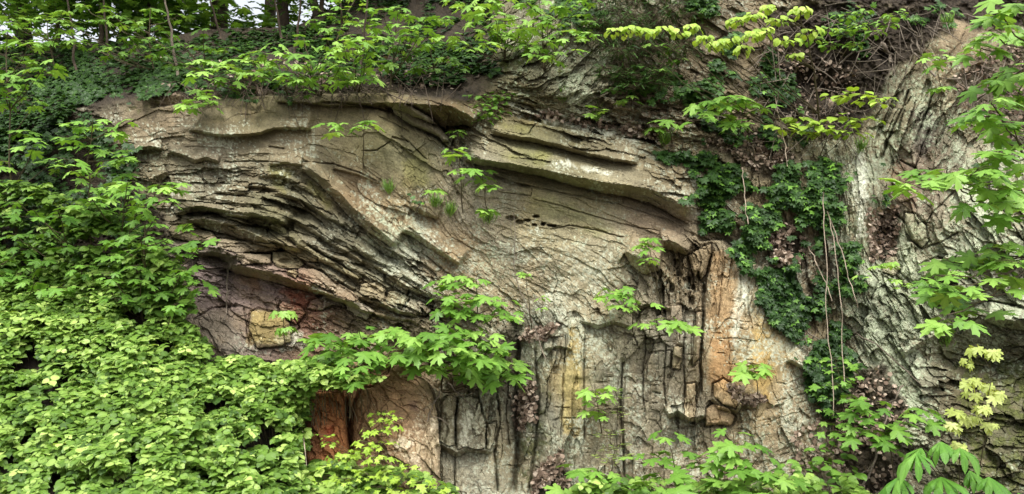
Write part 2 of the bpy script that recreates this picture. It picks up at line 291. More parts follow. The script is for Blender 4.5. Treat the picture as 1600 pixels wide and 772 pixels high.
# cracks: polyline, half width px, depth m
CRACK = [([(498,160),(530,161),(560,164),(590,170),(614,178)], 2.2, .12), ([(780,283),(832,292),(900,306),(960,318),(1010,333),(1060,349)], 1.2, .05),
 ([(770,275),(790,281),(830,293)], 2.4, .10), ([(830,310),(870,320),(920,335),(960,346),(1000,357),(1032,361)], 1.1, .045), ([(860,359),(890,353),(940,361),(976,372)], 1.3, .05),
 ([(780,300),(830,306),(832,292)], 1, .04), ([(826,210),(833,198),(842,191)], 1.4, .08), ([(590,182),(610,190),(640,206)], 1.2, .05), ([(625,212),(640,222),(668,250)], 1.1, .05),
 ([(565,236),(590,235),(604,224),(612,220)], 1, .05), ([(470,252),(520,256),(565,271),(590,284)], 1.5, .06), ([(350,253),(400,252),(440,254)], 1.4, .05),
 ([(420,228),(445,232)], 1.6, .06), ([(612,215),(640,222)], 2, .06), ([(627,230),(645,236)], 1.6, .06), ([(1100,440),(1098,500),(1094,560),(1096,620)], 2.6, .14), ([(1112,396),(1104,430),(1102,460)], 2, .1),
 ([(1057,405),(1061,432)], 4.5, .22), ([(1075,432),(1077,452)], 4, .2), ([(1048,440),(1045,480)], 1.5, .08), ([(1040,540),(1038,600),(1042,640)], 1.2, .07), ([(1010,520),(1004,600),(1008,650)], 1.2, .06),
 ([(972,560),(970,640),(974,700),(976,772)], 2.2, .10), ([(1070,500),(1068,570),(1072,640)], 1.4, .07), ([(915,505),(912,600),(914,690)], 1.2, .05), ([(884,520),(880,600),(876,690)], 1.2, .05),
 ([(836,540),(842,620),(836,700),(826,772)], 2.5, .12), ([(812,530),(806,600),(810,700),(800,772)], 4.5, .22), ([(795,560),(790,640),(797,700)], 2, .1), ([(1120,530),(1150,529),(1180,532)], .9, .02),
 ([(1138,530),(1142,590),(1140,620)], .8, .02), ([(1155,400),(1158,450),(1150,520)], 1, .03), ([(1130,385),(1128,440),(1122,500)], 1.1, .04), ([(1172,420),(1168,470),(1176,520)], 1.1, .04),
 ([(572,600),(578,630),(566,650),(562,680)], 1.8, .07), ([(615,588),(612,600)], 1.2, .04), ([(600,622),(620,626),(635,622)], 1.2, .04), ([(645,627),(660,630)], 1.3, .04),
 ([(717,620),(712,650),(712,700)], 1.5, .07), ([(694,646),(700,670),(694,694)], 2.2, .1), ([(760,660),(764,680),(758,702)], 1.4, .07), ([(674,700),(676,740),(672,772)], 1.2, .05), ([(712,706),(710,740),(710,772)], 1.5, .07),
 ([(775,610),(782,660),(772,700),(778,772)], 2.4, .11), ([(748,618),(752,640),(745,660)], 1.4, .06), ([(693,655),(712,654)], 1.2, .05), ([(541,620),(546,660),(549,715)], 3.0, .16),
 ([(606,455),(601,472)], 1.4, .07), ([(640,448),(632,480)], 1.1, .05), ([(672,465),(664,490)], 1.2, .05), ([(700,475),(694,496)], 1.2, .05), ([(468,404),(450,392)], 1, .04), ([(425,395),(424,412)], 1.2, .05),
 ([(620,440),(612,450)], 1.1, .05), ([(660,395),(690,420),(730,450),(770,478)], 1.3, .05), ([(560,400),(600,430),(640,450)], 1.2, .05),
 ([(980,423),(990,431)], 1.2, .05), ([(987,436),(997,446)], 1.2, .05), ([(865,460),(872,440),(868,430)], 1, .03), ([(1000,530),(1040,524)], 1.1, .04), ([(1036,575),(1062,572)], 1.1, .04), ([(1020,612),(1032,614)], 1.6, .06),
 ([(1404,250),(1430,262),(1440,230),(1452,200)], 2, .1), ([(1396,330),(1412,345),(1425,372),(1440,392)], 1.8, .1), ([(1445,350),(1460,330),(1490,300)], 1.4, .06), ([(1440,390),(1470,378),(1500,362)], 1.5, .07), ([(1375,250),(1390,215),(1410,170),(1420,140)], 2.4, .12),
 ([(1430,225),(1445,180),(1460,140)], 2.2, .1), ([(1340,60),(1350,50)], 1, .02), ([(1358,420),(1372,440),(1360,470)], 1.6, .08), ([(1290,540),(1340,520),(1370,560)], 1.5, .07), ([(1510,480),(1540,470),(1600,480)], 2.5, .14),
 ([(300,420),(330,428),(360,436)], 1.2, .04), ([(335,445),(375,450)], 1, .03), ([(382,480),(386,520),(392,540)], 1.4, .06), ([(300,500),(330,482),(372,478)], 1.8, .06), ([(455,490),(468,512),(452,525)], 1.6, .08)]
for pts, w, dp in CRACK:
    W, d, sd_, al = pline(pts, 16)
    w_ = w*(.6+.8*vnoise(WU[W]/9, WV[W]/9, 77))
    Y[W] += (dp*.7*np.exp(-(d/(w_*.85))**2)*smooth(0, .08, al+.02)*smooth(1, .92, al-.02)).astype(np.float32)
for u, v, a, b in [(799,341,9,4),(812,347,7,4),(824,344,5,2.5),(838,338,5,2),(848,350,4,3),(862,353,8,2.5),(835,351,4,2),(1080,470,5,8),(1050,450,4,8),(1385,85,14,9),(1160,255,14,8),
                   (400,347,18,8),(355,425,10,3),(445,408,9,4),(1500,420,9,5),(1548,560,16,6),(1465,610,10,6),(780,560,8,14),(815,600,6,14),(1300,510,8,8)]:
    W = win([u], [v], max(a, b)*2.5)
    q = ((WU[W]-u)/a)**2+((WV[W]-v)/b)**2
    Y[W] += (.08*smooth(1.25, .6, np.sqrt(q))).astype(np.float32)
# broad hollows and swells: u, v, radius u, radius v, amount (positive = set back)
for u, v, a, b, h in [(806,640,16,110,.30),(835,660,14,90,.10),(715,235,16,40,.10),(1240,420,60,180,.12),(1385,370,26,60,.25),(1480,60,46,70,-.25),(1420,200,50,90,-.15),(1560,360,60,60,-.2),(1540,560,90,40,.35),(600,700,80,90,-.2),
                      (345,470,60,50,.10),(345,530,60,40,-.12),(950,600,90,90,-.06),(1190,540,60,120,-.12),(1060,450,30,60,.10),(900,140,50,30,-.10),(1270,150,80,70,.35),(640,230,90,60,-.08),(870,380,120,50,-.05),(1340,330,22,90,-.12),(1290,640,40,80,.15)]:
    W = win([u], [v], max(a, b)*2.6)
    q = ((U[W]-u)/a)**2+((V[W]-v)/b)**2
    Y[W] += (h*np.exp(-q)).astype(np.float32)
YC = Y.copy()                                # what lies behind the separate blocks
# separate blocks: polygon, protrusion, bevel px, tilt (du, dv), colour, label, kind
BLK = [
 ([(615,161),(626,159),(646,168),(672,183),(688,199),(701,213),(704,222),(692,223),(684,214),(661,205),(635,192),(615,179),(611,170)], .26, 4, (-.0012,.002), (112,106,92), 'dark grey wedge of rock jammed under the overhang at the crest of the fold', 'rock_wedge'),
 ([(688,203),(700,206),(710,215),(704,232),(694,225)], .14, 3, (0,.001), (96,90,78), 'small cracked dark rock at the lower tip of the grey wedge', 'rock_chunk'),
 ([(268,352),(300,353),(330,363),(341,373),(338,384),(310,381),(272,372),(262,360)], .16, 5, (0,.002), (136,122,92), 'rounded tan rock block beside the left saplings, at the left end of the stacked beds', 'rock_block'),
 ([(341,373),(372,374),(402,379),(430,380),(442,386),(430,393),(412,395),(398,393),(368,394),(339,386)], .14, 4, (0,.002), (134,122,96), 'long flat buff slab in the middle of the stacked beds', 'rock_slab'),
 ([(368,393),(395,396),(423,398),(424,412),(400,411),(380,414),(369,406)], .12, 4, (0,.002), (130,118,92), 'squarish buff block below the long flat slab of the stacked beds', 'rock_block'),
 ([(425,394),(446,392),(462,400),(477,412),(468,420),(446,420),(432,416),(424,407)], .13, 4, (0,.002), (128,124,84), 'squarish greenish block to the right of the buff block in the stacked beds', 'rock_block'),
 ([(443,384),(470,388),(498,402),(497,410),(478,408),(446,396)], .08, 3, (0,.002), (132,124,90), 'thin sloping slab above the greenish block of the stacked beds', 'rock_slab'),
 ([(446,423),(462,421),(466,428),(462,434),(448,429)], .08, 3, (0,.001), (138,128,86), 'small yellowish block at the head of the reddish sloping slab', 'rock_block'),
 ([(466,419),(492,420),(520,436),(552,456),(562,468),(552,472),(525,460),(495,445),(466,432)], .10, 3, (0,.002), (140,114,96), 'reddish sloping slab below the stacked beds', 'rock_slab'),
 ([(450,362),(462,364),(474,374),(486,388),(540,418),(567,434),(560,438),(520,420),(478,400),(452,372)], .07, 3, (0,.001), (132,124,92), 'long thin diagonal slab with a pale upper edge above the stacked beds', 'rock_slab'),
 ([(420,352),(434,346),(447,358),(449,366),(436,365),(420,358)], .12, 3, (0,.001), (104,100,62), 'small mossy green block tucked under the uppermost overhanging bed on the left', 'rock_block'),
 ([(563,444),(590,441),(603,452),(600,470),(580,468),(561,458)], .08, 3, (0,.001), (150,136,110), 'pale block at the upper left end of the row of cracked blocks', 'rock_block'),
 ([(606,455),(625,455),(640,466),(628,482),(604,474)], .08, 3, (0,.001), (138,128,98), 'green-grey block second from the upper left in the row of cracked blocks', 'rock_block'),
 ([(641,466),(658,470),(676,484),(664,494),(650,492),(632,484)], .07, 3, (0,.001), (140,118,100), 'pinkish block third from the upper left in the row of cracked blocks', 'rock_block'),
 ([(681,470),(708,476),(710,492),(690,496),(676,482)], .09, 3, (0,.001), (122,112,90), 'dull brown block at the lower right end of the row of cracked blocks', 'rock_block'),
 ([(602,428),(640,450),(636,462),(622,452),(603,442)], .05, 3, (0,.001), (146,134,108), 'narrow buff slab lying above the row of cracked blocks', 'rock_slab'),
 ([(391,488),(404,483),(440,490),(452,505),(456,534),(430,542),(402,544),(388,512)], .06, 3, (0,0), (146,130,88), 'yellow ochre rock boss below the reddish rock, near the small drooping seedling', 'rock_boss'),
 ([(440,470),(470,478),(480,488),(462,508),(448,498),(436,480)], .10, 3, (.001,0), (140,96,78), 'angular rust red rock chunk just above the ochre boss', 'rock_chunk'),
 ([(486,470),(510,462),(535,466),(540,482),(520,478),(500,486),(478,482)], .12, 3, (0,.002), (120,112,104), 'dark grey angular rock under the right end of the reddish sloping slab', 'rock_chunk'),
 ([(540,470),(570,474),(586,486),(572,500),(556,494),(542,484)], .12, 4, (0,.001), (150,144,138), 'light grey rounded rock left of the bright maple sapling', 'rock_chunk'),
 ([(475,650),(478,626),(492,612),(532,613),(538,628),(543,661),(548,715),(546,790),(480,790),(474,700)], .30, 3, (.0006,0), (186,112,66), 'rust orange upright block with a smudge of red paint, beside the brambles', 'rock_block'),
 ([(553,634),(560,617),(566,607),(584,603),(590,594),(606,590),(610,575),(627,567),(642,572),(650,586),(668,594),(678,618),(684,650),(688,700),(690,790),(552,790),(552,660)], .26, 3, (-.0005,-.0004), (148,118,90), 'large brown rounded rock mass with a domed top beside the rust orange block', 'rock_mass'),
 ([(690,628),(704,614),(714,622),(711,650),(711,694),(702,697),(684,690),(690,650)], .10, 4, (0,0), (142,130,108), 'narrow upright grey-brown block against the right side of the large brown rock mass', 'rock_block'),
 ([(717,622),(734,618),(748,624),(752,642),(759,662),(758,700),(742,702),(728,697),(714,703),(713,655)], .10, 4, (0,0), (148,138,120), 'wider upright grey block with white crust, second right of the brown mass', 'rock_block'),
 ([(761,664),(776,660),(772,690),(766,703),(760,700)], .09, 3, (0,0), (136,126,106), 'slim upright block at the edge of the dark gully', 'rock_block'),
 ([(1087,488),(1097,487),(1096,520),(1092,560),(1082,572),(1083,530)], .22, 3, (0,0), (146,124,102), 'thin upright fin of rock standing out beside the deep vertical crack', 'rock_fin'),
 ([(1053,540),(1067,542),(1066,560),(1062,579),(1050,575),(1050,556)], .12, 3, (0,0), (152,132,98), 'small ochre upright block left of the thin rock fin', 'rock_block'),
 ([(1114,600),(1130,592),(1146,602),(1156,622),(1150,637),(1130,633),(1114,618)], .13, 5, (0,0), (160,124,84), 'orange-brown rounded block at the foot of the orange slab', 'rock_block'),
 ([(1103,638),(1114,630),(1140,638),(1148,652),(1141,666),(1120,664),(1102,666)], .15, 4, (0,0), (162,124,84), 'orange-brown flat-bottomed block right below the rounded orange-brown one', 'rock_block'),
 ([(1072,600),(1086,598),(1088,640),(1084,660),(1070,656),(1068,630)], .10, 3, (0,0), (150,122,84), 'tall narrow brown block beside the dark hole under the vertical beds', 'rock_block'),
 ([(1076,398),(1092,388),(1112,380),(1110,400),(1103,430),(1096,440),(1092,425),(1086,436),(1080,420)], .16, 4, (0,0), (134,114,88), 'upright tan slab with a ragged foot hanging over the deep holes', 'rock_slab'),
 ([(1040,478),(1065,476),(1068,500),(1060,508),(1040,500)], .09, 3, (0,0), (146,130,112), 'square grey-pink block left of the upright fin, above the small ochre block', 'rock_block'),
 ([(1440,412),(1462,404),(1490,408),(1500,424),(1485,431),(1455,426),(1444,434)], .14, 5, (0,.001), (134,114,92), 'brown jutting lump of rock on the lichened face behind the right-hand maple', 'rock_lump'),
 ([(1414,332),(1432,336),(1446,352),(1450,378),(1440,388),(1424,376),(1413,358)], .12, 5, (0,0), (134,134,104), 'green-grey rounded rock in the right face below the soil gully', 'rock_lump'),
 ([(1384,402),(1402,400),(1408,420),(1396,432),(1378,424)], .08, 3, (0,0), (146,120,96), 'smooth tan rock above the white streaked lichen', 'rock_chunk'),
]
BID = np.zeros(U.shape, np.int16); BCOL = np.zeros(U.shape+(3,), np.float32)
for k, (poly, h, bev, (tu, tv), col, lab, nm) in enumerate(BLK):
    W, d = polymask(poly)
    ins = (d > 0) & (BID[W] == 0)
    cu = np.mean([p[0] for p in poly]); cv = np.mean([p[1] for p in poly])
    rise = h*(1-.5*np.exp(-np.clip(d, 0, 99)/bev*1.3))-(U[W]-cu)*tu*h*6-(V[W]-cv)*tv*h*4
    base = baseY(U[W], V[W])
    med = np.median(YC[W][ins]) if ins.any() else 0
    sm = med+(base-np.median(base[ins]))
    yy = .3*sm+.7*Y[W]-rise+h*.25
    Y[W] = np.where(ins, np.minimum(yy, YC[W]-.015), Y[W]); BID[W] = np.where(ins, k+1, BID[W])
    YC[W] = YC[W]+np.where(ins, .05, 0)
    # a dark joint round the block
    ring = (d <= 0) & (d > -3.0)
    YC[W] += np.where(ring & (BID[W] == 0), .03*np.exp(-(d+1.2)**2/2), 0)
Y = np.where(BID > 0, Y, YC)
# ------------------------------------------------------------------ base colours of the rock as observed, with some shade in them
CP = [(250,200,126,108,86),(400,175,116,104,76),(330,230,136,118,94),(450,230,132,116,92),(600,230,124,114,82),(560,300,132,110,84),(650,255,120,112,80),(700,380,146,124,96),(620,340,132,116,90),(560,170,112,100,74),(690,175,100,80,56),(640,158,120,106,78),
 (850,340,150,134,98),(950,420,156,142,114),(820,440,150,132,104),(850,200,124,112,76),(950,228,128,112,84),(830,240,130,120,80),(900,260,124,112,80),(1000,285,130,116,90),(780,300,148,136,116),(735,320,158,146,134),(900,300,146,132,98),(1030,350,146,126,104),
 (330,300,118,106,84),(250,250,128,116,94),(450,300,108,102,80),(430,345,112,106,78),(540,350,112,106,86),(600,400,130,126,104),(400,440,134,112,106),(340,450,122,104,102),(340,520,124,110,100),(420,480,138,110,98),(470,470,150,98,78),(600,480,142,126,100),(520,430,132,118,92),
 (510,650,170,112,68),(600,650,158,114,78),(700,680,146,134,112),(760,720,156,144,122),(740,640,134,124,104),(850,650,134,126,108),(896,600,164,142,92),(940,600,144,132,112),(850,530,140,132,112),(1050,600,150,134,112),(1130,500,162,134,98),(1190,570,162,138,96),(1160,450,156,140,112),(1250,650,158,138,112),(1100,430,132,112,86),(1070,520,138,126,110),(1000,450,140,124,100),
 (1000,720,150,136,116),(1340,300,158,150,126),(1400,200,138,126,102),(1450,180,132,124,104),(1500,90,148,126,98),(1430,260,140,118,98),(1550,300,152,144,124),(1400,480,150,148,128),(1440,560,140,136,116),(1500,600,98,88,66),(1580,650,96,90,64),(850,100,112,104,82),(900,130,138,132,110),(1000,180,138,116,98),(930,190,138,126,104),(1150,100,118,102,80),
 (100,300,90,78,60),(100,100,80,70,54),(1250,400,120,104,84),(1270,600,140,124,104),(1080,270,146,128,100)]
cr, cg, cb = rbf([(p[0], p[1], *lin(p[2:])) for p in CP], 26)
COL = np.stack([cr, cg, cb], -1)
def patch(poly, col, s=1.0, e=8, n=14, seed=5):
    W, d = polymask(poly, 20)
    m = smooth(-e, e, d+fbm(U[W], V[W], 16, 4, seed)*n*2)*s
    COL[W] = COL[W]*(1-m[..., None])+lin(col)*m[..., None]
patch([(1112,392),(1150,400),(1156,480),(1144,560),(1150,600),(1112,610),(1110,500)], (176,134,86), .6)
patch([(1112,535),(1144,532),(1146,592),(1116,596)], (170,124,78), .5)
patch([(1178,515),(1203,520),(1208,580),(1198,625),(1180,600)], (182,148,80), .8, 5, 8)
patch([(1178,430),(1198,440),(1204,520),(1182,515)], (168,142,86), .5)
patch([(889,512),(908,515),(908,600),(904,682),(878,680),(880,600)], (172,148,88), .85, 4, 7)
patch([(392,488),(448,492),(450,535),(395,535)], (166,138,70), .7, 5)
patch([(300,420),(360,415),(440,440),(450,470),(380,480),(310,480)], (136,112,116), .5)
patch([(368,425),(400,430),(405,455),(372,450)], (146,104,70), .6)
patch([(440,455),(480,458),(496,480),(460,478)], (158,84,62), .7, 5)
patch([(520,300),(600,320),(640,350),(600,360),(540,320)], (142,112,78), .4)
patch([(650,240),(670,250),(665,290),(630,290),(625,255)], (130,122,64), .6)
patch([(780,188),(830,192),(828,208),(785,204)], (128,120,60), .6); patch([(830,230),(860,240),(850,256),(790,246)], (138,132,62), .6)
patch([(850,190),(900,205),(950,230),(900,225),(840,208)], (122,108,68), .5)
patch([(478,276),(500,290),(516,320),(490,310)], (112,108,52), .7); patch([(425,262),(450,268),(446,300),(428,290)], (128,122,60), .6, 6)
patch([(840,300),(900,320),(880,345),(820,330)], (148,138,88), .5); patch([(900,330),(960,360),(930,370),(880,350)], (140,136,80), .4)
patch([(560,640),(640,600),(670,620),(664,690),(600,700),(560,690)], (150,112,78), .5)
patch([(480,620),(535,620),(544,700),(510,700),(500,660)], (164,112,70), .5); patch([(478,640),(500,660),(505,720),(478,720)], (112,80,66), .6)
patch([(640,628),(652,628),(652,642),(640,640)], (110,70,72), .6, 3, 5)
patch([(960,300),(1080,340),(1060,370),(980,350)], (150,126,104), .5)
patch([(1005,180),(1080,190),(1060,220),(1000,215)], (150,124,106), .5)
patch([(1395,245),(1440,270),(1430,330),(1400,310)], (152,118,96), .6); patch([(1350,325),(1376,330),(1370,380),(1352,376)], (148,118,94), .7)
patch([(1490,40),(1540,45),(1520,90),(1480,95)], (152,126,96), .6); patch([(1430,150),(1470,200),(1450,260),(1420,230)], (108,96,92), .6)
# variation by bed, by block and by grain
tonef = 1+RK*(.22*(t1-.5)+.20*(t2-.5)+.22*(t3-.5))+.10*np.clip(L2, -2, 2)*np.clip(LA, 0, 1.2)*.5+fbm(U, V, 60, 4, 90)*.5+fbm(U, V, 3, 2, 91)*.35
COL *= np.clip(tonef, .5, 1.6)[..., None]
warmth = fbm(U, V, 80, 4, 95)*.35
COL[..., 0] *= 1+warmth*.5; COL[..., 2] *= 1-warmth
# rust and ochre staining along the beds
st = smooth(.6, 1.8, lic(nz(10, 96), 60)+fbm(U, V, 90, 3, 97)*4)*RK*.22
COL = COL*(1-st[..., None])+lin((150,122,86))*st[..., None]
# lichen: density control points
LD = [(230,190,.40),(330,170,.25),(300,240,.5),(350,225,.5),(470,225,.5),(430,180,.22),(530,200,.18),(470,270,.35),(560,290,.35),(640,250,.15),(600,330,.55),(620,380,.75),(650,420,.7),(700,440,.55),(720,340,.45),(350,300,.35),(450,310,.25),(430,400,.22),(550,470,.3),(350,450,.12),(430,530,.3),
 (850,210,.1),(1000,235,.75),(900,250,.45),(980,270,.35),(850,300,.25),(950,340,.3),(1000,380,.45),(900,400,.45),(860,430,.62),(930,430,.7),(800,440,.6),(780,480,.6),(870,480,.7),(960,480,.5),(1040,440,.35),(1100,400,.15),(1085,470,.55),(930,170,.6),(860,170,.65),(1000,190,.55),(900,125,.65),(840,60,.5),
 (850,560,.7),(896,600,.12),(930,560,.65),(980,600,.4),(1040,620,.5),(1000,540,.3),(1130,470,.15),(1160,480,.7),(1165,560,.7),(1190,580,.15),(1230,570,.8),(1250,650,.75),(1190,680,.75),(1130,600,.2),(1020,700,.55),(880,710,.6),(740,740,.75),(700,640,.35),(690,720,.6),(740,670,.6),(630,640,.2),(640,690,.6),(600,670,.35),(660,660,.4),(510,650,.2),
 (1335,260,.9),(1345,340,.9),(1375,210,.6),(1395,180,.55),(1440,150,.5),(1500,110,.6),(1500,60,.2),(1510,150,.75),(1430,210,.4),(1420,290,.15),(1400,440,.85),(1430,470,.95),(1380,500,.8),(1370,560,.85),(1400,600,.8),(1440,540,.7),(1500,330,.75),(1540,370,.9),(1570,300,.6),(1470,350,.4),(1500,400,.7),(1560,450,.7),(1500,560,.35),(1580,640,.2),(1560,720,.3),(1300,560,.3),(100,300,.05),(1250,300,.1),(1180,130,.2)]
ld, = rbf(LD, 22)
n = fbm(U, V, 3.4, 3, 120, .75)*1.7+fbm(U, V, 30, 3, 124)*1.1+L1*.10*LA
lich = smooth(-.03, .10, n-.66+.05*Z1+.13*Z2+ld*.92)*RK
lich *= smooth(.15, .35, ld+fbm(U, V, 50, 3, 130)*.3)
n2 = fbm(U, V, 2.4, 2, 133)
LC = lin((188,189,172))*(1-.0)*np.ones(U.shape+(1,)); green = smooth(1250, 1400, U)*.6+smooth(.1, .3, fbm(U, V, 70, 3, 140))*.4+smooth(700, 800, U)*smooth(1000, 900, U)*smooth(250, 150, V)*.5
LC = LC*(1-green[..., None])+lin((178,192,158))*green[..., None]
la = (lich*(.72+1.4*n2))[..., None]*(.80+.02*Z2[..., None]+.06*Z1[..., None])
COL = COL*(1-la)+LC*la
# white crusts
for poly, s in [([(612,690),(622,680),(650,690),(645,700),(620,702)], 1), ([(668,660),(680,655),(684,670),(674,676)], 1), ([(706,655),(722,655),(732,640),(740,645),(730,700),(718,690),(722,670)], .9), ([(455,512),(470,515),(480,540),(440,548),(430,530)], .6), ([(520,565),(540,560)], 0), ([(785,150),(820,165),(900,190),(1000,215),(1000,222),(900,200),(800,180)], .7), ([(1100,275),(1100,276),(1101,276)], 0),
                 ([(645,700),(660,712),(650,730),(640,720)], .8), ([(880,250),(960,270),(955,276),(870,256)], .8), ([(1330,225),(1350,230),(1358,300),(1352,372),(1340,372),(1334,300)], .75), ([(1156,420),(1168,425),(1162,500),(1148,530),(1150,560),(1142,500)], .5)]:
    if s == 0: continue
    W, d = polymask(poly, 16)
    m = smooth(-3, 4, d+fbm(U[W], V[W], 6, 3, 150)*16)*s*(.5+.5*smooth(-.1, .15, fbm(U[W], V[W], 3, 2, 151)))
    COL[W] = COL[W]*(1-m[..., None])+lin((222,220,208))*m[..., None]
# moss
for poly, s in [([(820,640),(850,620),(850,700),(830,772),(815,772)], .7), ([(1480,560),(1700,560),(1700,772),(1470,772),(1490,640)], .75), ([(1450,490),(1520,500),(1530,560),(1460,580)], .5), ([(840,60),(880,50),(880,110),(780,110),(740,90)], .9), ([(560,80),(740,60),(780,110),(600,120)], .6), ([(200,140),(260,150),(250,175),(200,180)], .5),
                 ([(580,190),(650,240),(600,240),(560,200)], .0), ([(380,340),(440,345),(430,375),(370,360)], .35), ([(1540,620),(1640,600),(1640,640),(1560,660)], .6), ([(700,165),(745,175),(740,195),(690,190)], .25)]:
    if s == 0: continue
    W, d = polymask(poly, 20)
    m = smooth(-10, 12, d+fbm(U[W], V[W], 20, 3, 160)*50)*s*smooth(-.12, .1, fbm(U[W], V[W], 7, 3, 161))
    COL[W] = COL[W]*(1-m[..., None])+lin((92,98,34))*m[..., None]*(.8+fbm(U[W], V[W], 2.5, 2, 162)[..., None])
    Y[W] -= (m*.02*(1+fbm(U[W], V[W], 3, 2, 163)*2)).astype(np.float32)
# soil
sc_ = lin((58,47,37))[None, None, :]*(1+fbm(U, V, 30, 4, 170)*.9+fbm(U, V, 3, 2, 171)*.9)[..., None]
COL = COL*(1-SOIL[..., None])+sc_*SOIL[..., None]
# red paint smudge on the orange block
W, d = polymask([(508,668),(520,664),(524,690),(518,702),(506,690)], 12, True)
m = smooth(-5, 8, d)*.75*(.6+.8*(fbm(U[W], V[W], 3, 2, 175)+.3))
m = np.clip(m, 0, .8)
COL[W] = COL[W]*(1-m[..., None])+lin((200,42,48))*m[..., None]
gr = COL.mean(-1, keepdims=True); COL = gr+(COL-gr)*.80
COL = np.clip(COL*np.array([.87,.90,.79]), .012, .85).astype(np.float32)

# ------------------------------------------------------------------ materials
def nt(name):
    m = bpy.data.materials.new(name); m.use_nodes = True; t = m.node_tree; t.nodes.clear(); return m, t
def N(t, typ, **kw):
    n_ = t.nodes.new(typ)
    for k, v in kw.items():
        if k in n_.inputs: n_.inputs[k].default_value = v
        else: setattr(n_, k, v)
    return n_
def rock_material():
    m, t = nt('rock'); L = t.links.new
    at = N(t, 'ShaderNodeAttribute', attribute_name='Col'); tc = N(t, 'ShaderNodeTexCoord')
    n1 = N(t, 'ShaderNodeTexNoise', Scale=70.0, Detail=6.0, Roughness=.7); L(tc.outputs['Object'], n1.inputs['Vector'])
    mr = N(t, 'ShaderNodeMapRange'); mr.inputs[1].default_value = .3; mr.inputs[2].default_value = .7; mr.inputs[3].default_value = .58; mr.inputs[4].default_value = 1.42
    L(n1.outputs[0], mr.inputs[0])
    mx = N(t, 'ShaderNodeVectorMath', operation='SCALE'); L(at.outputs['Color'], mx.inputs[0]); L(mr.outputs[0], mx.inputs['Scale'])
    n2 = N(t, 'ShaderNodeTexNoise', Scale=38.0, Detail=8.0, Roughness=.75); L(tc.outputs['Object'], n2.inputs['Vector'])
    b = N(t, 'ShaderNodeBump', Strength=.55, Distance=.012); L(n2.outputs[0], b.inputs['Height'])
    p = N(t, 'ShaderNodeBsdfPrincipled', Roughness=.88); p.inputs['Specular IOR Level'].default_value = .25
    L(mx.outputs[0], p.inputs['Base Color']); L(b.outputs[0], p.inputs['Normal'])
    o = N(t, 'ShaderNodeOutputMaterial'); L(p.outputs[0], o.inputs[0]); return m
ROCK = rock_material()
def leaf_material(name, dark, mid, light, trans=.35, rough=.45, spec=.4):
    m, t = nt(name); L = t.links.new
    at = N(t, 'ShaderNodeAttribute', attribute_name='lc')
    sp = N(t, 'ShaderNodeSeparateColor'); L(at.outputs['Color'], sp.inputs[0])
    rp = N(t, 'ShaderNodeValToRGB'); e = rp.color_ramp.elements
    e[0].position = 0; e[0].color = (*lin(dark), 1); e[1].position = 1; e[1].color = (*lin(light), 1)
    x = e.new(.5); x.color = (*lin(mid), 1)
    L(sp.outputs[0], rp.inputs[0])
    vn = N(t, 'ShaderNodeMapRange'); vn.inputs[3].default_value = .9; vn.inputs[4].default_value = 1.22; L(sp.outputs[1], vn.inputs[0])
    mx = N(t, 'ShaderNodeVectorMath', operation='SCALE'); L(rp.outputs[0], mx.inputs[0]); L(vn.outputs[0], mx.inputs['Scale'])
    p = N(t, 'ShaderNodeBsdfPrincipled', Roughness=rough); p.inputs['Specular IOR Level'].default_value = spec
    L(mx.outputs[0], p.inputs['Base Color'])
    tl = N(t, 'ShaderNodeBsdfTranslucent'); ty = N(t, 'ShaderNodeMix', data_type='RGBA', blend_type='MULTIPLY')
    ty.inputs['Factor'].default_value = 1.0; ty.inputs[7].default_value = (1.2, 1.1, .5, 1)
    L(mx.outputs[0], ty.inputs[6]); L(ty.outputs[2], tl.inputs[0])
    ms = N(t, 'ShaderNodeMixShader', Fac=trans); L(p.outputs[0], ms.inputs[1]); L(tl.outputs[0], ms.inputs[2])
    o = N(t, 'ShaderNodeOutputMaterial'); L(ms.outputs[0], o.inputs[0]); return m
def plain_material(name, col, col2=None, scale=30, rough=.85, bump=.3):
    m, t = nt(name); L = t.links.new
    tc = N(t, 'ShaderNodeTexCoord'); n1 = N(t, 'ShaderNodeTexNoise', Scale=float(scale), Detail=5.0, Roughness=.65); L(tc.outputs['Object'], n1.inputs['Vector'])
    rp = N(t, 'ShaderNodeValToRGB'); e = rp.color_ramp.elements
    e[0].position = .3; e[0].color = (*lin(col), 1); e[1].position = .7; e[1].color = (*lin(col2 or col), 1)
    L(n1.outputs[0], rp.inputs[0])
    b = N(t, 'ShaderNodeBump', Strength=bump, Distance=.01); L(n1.outputs[0], b.inputs['Height'])
    p = N(t, 'ShaderNodeBsdfPrincipled', Roughness=rough); L(rp.outputs[0], p.inputs['Base Color']); L(b.outputs[0], p.inputs['Normal'])
    o = N(t, 'ShaderNodeOutputMaterial'); L(p.outputs[0], o.inputs[0]); return m
